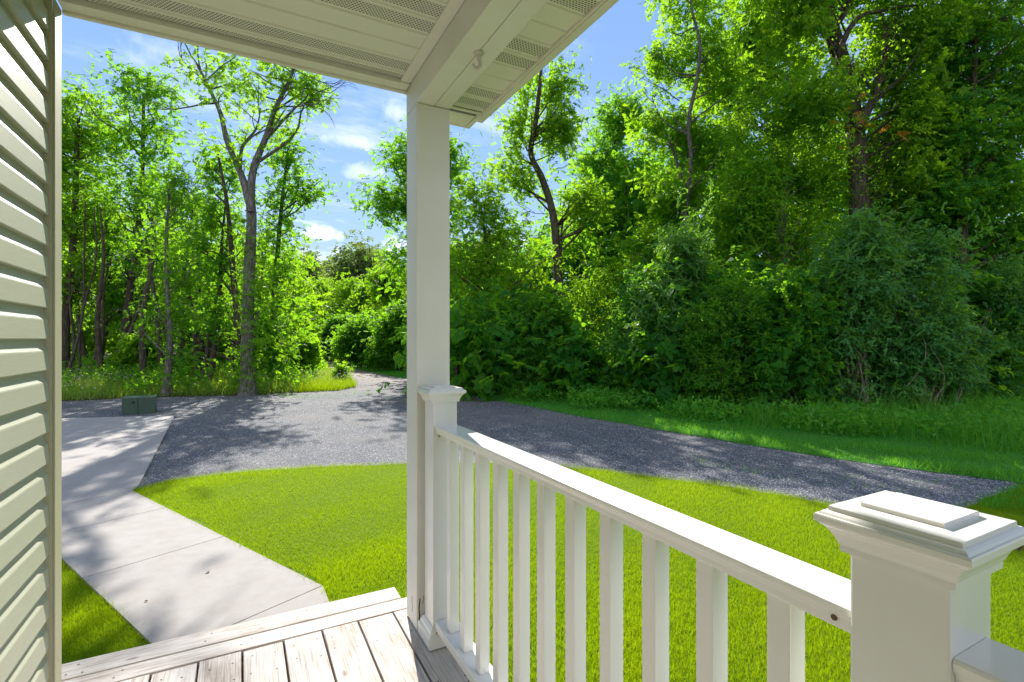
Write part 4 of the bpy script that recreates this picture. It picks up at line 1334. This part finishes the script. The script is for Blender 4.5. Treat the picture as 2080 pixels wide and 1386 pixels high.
# ---- shrubs on the right edge of the wood -------------------------------------
SH = [
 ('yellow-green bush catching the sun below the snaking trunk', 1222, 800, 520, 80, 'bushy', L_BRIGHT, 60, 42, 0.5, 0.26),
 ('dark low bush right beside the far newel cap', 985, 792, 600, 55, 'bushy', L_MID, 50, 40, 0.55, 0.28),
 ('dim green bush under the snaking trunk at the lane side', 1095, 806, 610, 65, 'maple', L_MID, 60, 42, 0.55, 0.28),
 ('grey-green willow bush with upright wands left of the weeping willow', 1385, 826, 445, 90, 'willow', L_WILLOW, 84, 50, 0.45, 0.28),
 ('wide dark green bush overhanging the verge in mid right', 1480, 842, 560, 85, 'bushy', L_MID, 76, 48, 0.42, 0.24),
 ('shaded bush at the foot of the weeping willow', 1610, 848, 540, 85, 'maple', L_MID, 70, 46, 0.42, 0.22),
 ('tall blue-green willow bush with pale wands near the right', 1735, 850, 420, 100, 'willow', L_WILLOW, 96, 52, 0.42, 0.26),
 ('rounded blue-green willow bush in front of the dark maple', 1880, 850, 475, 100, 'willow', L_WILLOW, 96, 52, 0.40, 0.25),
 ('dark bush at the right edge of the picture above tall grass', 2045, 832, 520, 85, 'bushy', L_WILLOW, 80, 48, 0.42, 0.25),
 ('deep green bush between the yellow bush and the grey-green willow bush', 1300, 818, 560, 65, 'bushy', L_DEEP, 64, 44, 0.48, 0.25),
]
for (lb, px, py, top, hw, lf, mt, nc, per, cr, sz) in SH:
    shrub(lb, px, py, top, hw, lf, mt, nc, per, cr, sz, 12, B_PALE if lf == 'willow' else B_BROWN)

# dead leaning branches at the wood's edge
def dead_branch(label, p, D, r):
    pts = [np.array(atD(a, b, D)) for a, b in p]
    T = Tubes(); c = np.array([pts[0][0], pts[0][1], 0])
    s = spline(pts, 10)
    T.add(s - c, np.linspace(r, r * 0.4, 10), 6)
    for k in (4, 6, 8):
        bare_twigs(T, s[k] - c, (s[k] - s[k - 1]) + RNG.normal(0, 0.1, 3), 0.5, r * 0.4, 1)
    o = link('dead_branch', T.mesh('dead_branch'), None, B_PALE)
    o.location = c
    return tag(o, label, 'branch')
dead_branch('bare pale branch leaning down to the verge below the weeping willow', [(1632, 836), (1600, 780), (1562, 724), (1540, 690)], 11.2, 0.022)
dead_branch('short bare stick lying level in the bushes at the right', [(1760, 778), (1715, 763), (1672, 745)], 11.0, 0.014)
dead_branch('long pale bare stem slanting up among the right hand bushes', [(1712, 800), (1735, 700), (1790, 640), (1838, 590)], 11.0, 0.02)

# ---- lane side: saplings, bushes ----------------------------------------------
shrub('young leafy sapling clump at the end of the meadow beside the lane', 612, 770, 690, 36, 'maple', L_BRIGHT, 22, 30, 0.4, 0.30, 5, name='sapling', group='saplings beside the lane')
shrub('single little yellow-green sapling on the tip of the grass island', 690, 776, 738, 17, 'maple', L_BRIGHT, 8, 14, 0.2, 0.22, 3, name='sapling', group='saplings beside the lane')
shrub('bright bush in the meadow behind the utility box', 290, 775, 690, 60, 'maple', L_BRIGHT, 34, 34, 0.5, 0.3, 7, group='meadow bushes left of the lane')
shrub('bright bush in the meadow right behind the forked tree', 440, 762, 670, 50, 'maple', L_BRIGHT, 30, 34, 0.5, 0.32, 7, group='meadow bushes left of the lane')
shrub('leafy bush hugging the right foot of the forked tree', 535, 785, 650, 34, 'ash', L_MID, 26, 30, 0.4, 0.26, 6, group='meadow bushes left of the lane')
MB = [
 ('largest sunny yellow-green bush on the far bend of the lane', 702, 50.0, 560, 62), ('sunny yellow-green bush at the left end of the far bend', 640, 54.0, 578, 45),
 ('yellow-green bush on the far bend next to the porch post', 790, 42.0, 556, 55), ('dark bush low on the outer bend of the lane', 742, 30.0, 652, 48),
 ('shaded bush on the outer bend close to the porch post', 806, 27.0, 640, 36), ('small dark bush where the lane disappears round the bend', 684, 36.0, 655, 36),
 ('pointed pale bush rising between the sunny bushes of the far bend', 745, 46.0, 575, 38)]
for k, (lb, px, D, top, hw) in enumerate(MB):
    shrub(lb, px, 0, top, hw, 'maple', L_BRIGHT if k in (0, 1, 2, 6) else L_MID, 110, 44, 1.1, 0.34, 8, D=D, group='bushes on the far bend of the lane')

# ---- woods that read as one mass ------------------------------------------------
def wood(name, label, spots, mat, leaf='maple', n_cl=26, per=34, trunk_mat=None, poles=()):
    """spots rows (xc, D, height, radius, low) in camera plan; all one mass"""
    Q, TT = [], []
    T = Tubes()
    for (xc, D, H, R, low) in spots:
        x, y = plan(xc, D)
        hc = H * (low + 1) / 2
        ells = [(x, y, hc, R, R, H * (1 - low) / 2, 1.0), (x + R * .3, y, H * (0.75 * (1 - low) + low), R * .6, R * .6, H * (1 - low) * .25, 0.6)]
        k = D / 26.0
        q, t_, cc = crown_leaves(leaf, ells, int(n_cl), per, 0.85 * max(1, k ** .5), 0.42 * max(1.0, k ** 0.7))
        Q.append(q); TT.append(t_ + RNG.normal(0, 0.1))
        pts = spline([(x, y, 0), (x + RNG.normal(0, .25), y, H * .4), (x + RNG.normal(0, .4), y, H * .9)], 8)
        T.add(pts, np.linspace(RNG.uniform(0.07, 0.17), 0.03, 8), 7)
    for (px, D, H) in poles:
        x, y = plan((px - 1040) / F * D, D)
        lx, ly = RNG.normal(0, 0.5, 2)
        pts = spline([(x, y, -0.05), (x + lx * .3 + RNG.normal(0, .12), y + ly * .3, H * .35), (x + lx * .8 + RNG.normal(0, .15), y + ly, H * .7), (x + lx, y + ly, H)], 12)
        T.add(pts, np.linspace(RNG.uniform(0.04, 0.13), 0.025, 12), 7, 0.04)
        for k in (5, 7, 9):
            bare_twigs(T, pts[k], (RNG.normal(), RNG.normal(), 0.6), RNG.uniform(0.8, 1.8), 0.02, 1)
    q = np.concatenate(Q); t_ = np.concatenate(TT)
    o = link(name, foliage_mesh(name, q, t_), None, mat)
    tag(o, label, 'wood', kind='stuff')
    # trunks belong to the same mass
    o2 = link('trunks', T.mesh('trunks'), o, trunk_mat or B_BROWN)
    o2['kind'] = 'stuff'
    return o
U = RNG.uniform
spots = []
for k in range(34):
    px = U(915, 2350); D = U(19, 34)
    top = np.interp(px, [915, 1000, 1100, 1200, 1300, 1450, 2350], [420, 430, 330, 360, 300, 230, 200]) + U(-30, 110)
    spots.append(((px - 1040) / F * D, D, CAMZ + (HOR - top) / F * D, U(1.6, 2.6), U(0.0, 0.25)))
for k in range(26):     # taller thicket further back
    px = U(1000, 2250); D = U(19, 27)
    spots.append(((px - 1040) / F * D, D, U(4.0, 6.5), U(1.4, 2.2), 0.05))
for k in range(20):     # scrub knitting the front of the wood together
    px = U(960, 2100)
    D = np.interp(px, [950, 1300, 1600, 2080], [15.3, 12.4, 11.5, 12.0]) + U(0.2, 1.6)
    spots.append(((px - 1040) / F * D, D, U(1.2, 3.4), U(0.5, 0.9), 0.02))
for k in range(22):     # the wood goes on past the right edge of the picture
    px = U(2150, 4200); D = U(9.5, 22) if px > 2500 else U(14, 24)
    spots.append(((px - 1040) / F * D, D, U(6, 12), U(1.6, 2.6), 0.04))
for k in range(30):     # low understorey closing the sight lines
    px = U(925, 2300); D = U(14, 22)
    spots.append(((px - 1040) / F * D, D, U(1.8, 3.4), U(1.0, 1.8), 0.02))
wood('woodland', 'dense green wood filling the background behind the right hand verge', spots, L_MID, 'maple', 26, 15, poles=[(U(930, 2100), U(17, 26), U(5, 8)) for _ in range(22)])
spots = []
for k in range(34):
    px = U(-80, 600); D = U(25, 42)
    top = np.interp(px, [-80, 130, 250, 380, 450, 600], [250, 330, 420, 460, 420, 520]) + U(-10, 100)
    spots.append(((px - 1040) / F * D, D, CAMZ + (HOR - top) / F * D, U(1.6, 2.6), U(0.1, 0.4)))
for k in range(14):
    px = U(40, 600); D = U(30, 45)
    spots.append(((px - 1040) / F * D, D, U(3, 6), U(1.2, 2.2), 0.02))
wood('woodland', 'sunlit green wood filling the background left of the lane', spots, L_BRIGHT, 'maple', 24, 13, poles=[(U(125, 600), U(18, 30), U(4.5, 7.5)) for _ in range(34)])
spots = []
for k in range(44):
    px = U(540, 1000); D = U(60, 110)
    top = np.interp(px, [540, 610, 660, 700, 760, 830, 1000], [545, 530, 512, 492, 508, 528, 470]) + U(-8, 45)
    spots.append(((px - 1040) / F * D, D, CAMZ + (HOR - top) / F * D, U(2.2, 3.6), U(0.0, 0.2)))
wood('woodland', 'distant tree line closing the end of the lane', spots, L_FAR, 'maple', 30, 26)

# ---- verge and meadow ------------------------------------------------------------
VERGE = [at(*p) for p in [(680, 740), (760, 758), (825, 770), (945, 801), (1200, 851), (1500, 902), (1700, 934), (1900, 961), (2060, 981), (2300, 1012), (3600, 1040), (3600, 850), (2300, 840), (2080, 800), (1600, 815), (1200, 800), (945, 768), (825, 750), (700, 730)]]
m_verge = mat_soil('verge_turf', (0.04, 0.17, 0.02), (0.06, 0.20, 0.025), (0.03, 0.11, 0.016))
sheet('verge_soil', ragged(VERGE, 0.5, 0.04), 0.011, m_verge)
g = blades('verge_grass', [VERGE], lambda D: 900.0 * (1 if D < 9 else (9 / D) ** 1.3), 0.085, 0.011, L_VERGE, 0.8, patchy=0.6)
tag(g, 'lush green verge grass between the gravel lane and the bushes', 'grass', kind='stuff')
TALL = [at(*p) for p in [(1480, 868), (1700, 885), (1900, 905), (2120, 930), (2300, 940), (3000, 950), (3000, 835), (2300, 835), (2080, 815), (1900, 845), (1600, 850)]]
g = blades('tall_grass', [TALL], 320.0, 0.48, 0.011, L_VERGE, 0.55, patchy=0.5)
tag(g, 'tall uncut grass in front of the right hand bushes', 'grass', kind='stuff')
CORNER = [at(*p) for p in [(1985, 1024), (2072, 990), (2300, 1000), (2600, 1010), (2600, 1050), (2080, 1042), (1990, 1036)]]
g = blades('corner_grass', [CORNER], 1600.0, 0.10, 0.008, L_VERGE, 0.6, patchy=0.3, z0=0.012)
tag(g, 'small green grass tongue where the gravel ends at the right edge', 'grass', kind='stuff')
MEADOW = [at(*p) for p in [(-300, 830), (122, 815), (335, 806), (505, 803), (610, 797), (690, 793), (722, 786), (714, 774), (682, 759), (640, 746), (580, 733), (300, 735), (-100, 740)]]
g = blades('meadow_grass', [ragged(MEADOW, 0.4, 0.16)], lambda D: 260.0 * (1 if D < 17 else (17 / D) ** 1.5), 0.34, 0.014, L_WEED, 0.6, patchy=0.5)
tag(g, 'rough sunlit meadow grass around the trunks left of the lane', 'grass', kind='stuff')
EDGE = [at(*p) for p in [(600, 798), (690, 794), (722, 787), (714, 774), (682, 759), (640, 746), (600, 770)]]
g = blades('island_grass', [EDGE], 900.0, 0.22, 0.012, L_GRASS, 0.4, patchy=0.3)
tag(g, 'bright green grass on the rounded island tip where the lane turns', 'grass', kind='stuff')

WEEDS = [at(*p) for p in [(560, 806), (720, 796), (760, 800), (700, 812), (600, 812)]], [at(*p) for p in [(1400, 930), (1700, 958), (1990, 985), (1960, 1020), (1650, 985), (1400, 945)]], [at(*p) for p in [(940, 800), (1200, 847), (1500, 897), (1900, 953), (1900, 960), (1500, 906), (1200, 853), (940, 806)]]
g = blades('gravel_weeds', list(WEEDS), 90.0, 0.05, 0.008, L_VERGE, 0.9, patchy=0.9)
tag(g, 'sparse weeds and grass tufts sprouting from the gravel', 'weeds', kind='stuff')
# weeds: broad leaved ground cover
def groundcover(name, label, poly, n, size, mat, h=0.25):
    xs = np.array([p[0] for p in poly]); ys = np.array([p[1] for p in poly])
    x = RNG.uniform(xs.min(), xs.max(), n * 4); y = RNG.uniform(ys.min(), ys.max(), n * 4)
    k = in_poly(x, y, poly); x, y = x[k][:n], y[k][:n]
    pn = np.sin(x * 1.7 + y * 0.6) + np.sin(y * 2.3 - x * 1.1)
    k = pn + RNG.normal(0, 0.8, len(x)) > -0.2; x, y = x[k], y[k]
    n = len(x)
    pos = np.column_stack([x, y, RNG.uniform(0.02, h, n)])
    d = RNG.normal(0, 1, (n, 3)); d[:, 2] = np.abs(d[:, 2]) * 0.8 + 0.3
    q, sid = place_sprigs('bushy', pos, d, size * RNG.uniform(0.6, 1.3, n))
    o = link(name, foliage_mesh(name, q, RNG.uniform(0.1, 0.9, n)[sid]), None, mat)
    tag(o, label, 'weeds', kind='stuff')
COVER = [at(*p) for p in [(945, 800), (1200, 838), (1500, 872), (1700, 890), (1900, 900), (2080, 905), (2080, 830), (1600, 832), (1200, 808), (945, 785)]]
groundcover('ground_cover', 'leafy weeds at the feet of the bushes along the verge', COVER, 9000, 0.22, L_VERGE, 0.28)
groundcover('ground_cover', 'leafy weeds under the trees left of the lane', [at(*p) for p in [(-100, 818), (335, 808), (505, 804), (640, 796), (640, 745), (300, 742), (-100, 745)]], 9000, 0.30, L_MID, 0.6)
def flowers():
    poly = MEADOW
    xs = np.array([p[0] for p in poly]); ys = np.array([p[1] for p in poly])
    n = 6000
    x = RNG.uniform(xs.min(), xs.max(), n * 4); y = RNG.uniform(ys.min(), ys.max(), n * 4)
    k = in_poly(x, y, poly) & ((np.sin(x * 0.9) + np.sin(y * 1.3 + x * 0.5)) > 0.5)
    x, y = x[k][:n], y[k][:n]; n = len(x)
    r = RNG.uniform(0.010, 0.024, n); z = RNG.uniform(0.25, 0.55, n)
    oct_ = np.array([[1, 0, 0], [0, 1, 0], [-1, 0, 0], [0, -1, 0], [0, 0, 0.7], [0, 0, -0.5]])
    v = oct_[None] * r[:, None, None] + np.stack([x, y, z], -1)[:, None, :]
    idx = np.array([[0, 1, 4], [1, 2, 4], [2, 3, 4], [3, 0, 4], [1, 0, 5], [2, 1, 5], [3, 2, 5], [0, 3, 5]])
    f = (np.arange(n)[:, None, None] * 6 + idx[None]).ravel()
    o = link('wild_flowers', np_mesh('wild_flowers', v.reshape(-1, 3), f, 3), None, m_flower)
    tag(o, 'tiny white wild flowers in the meadow left of the lane', 'flowers', kind='stuff')
flowers()
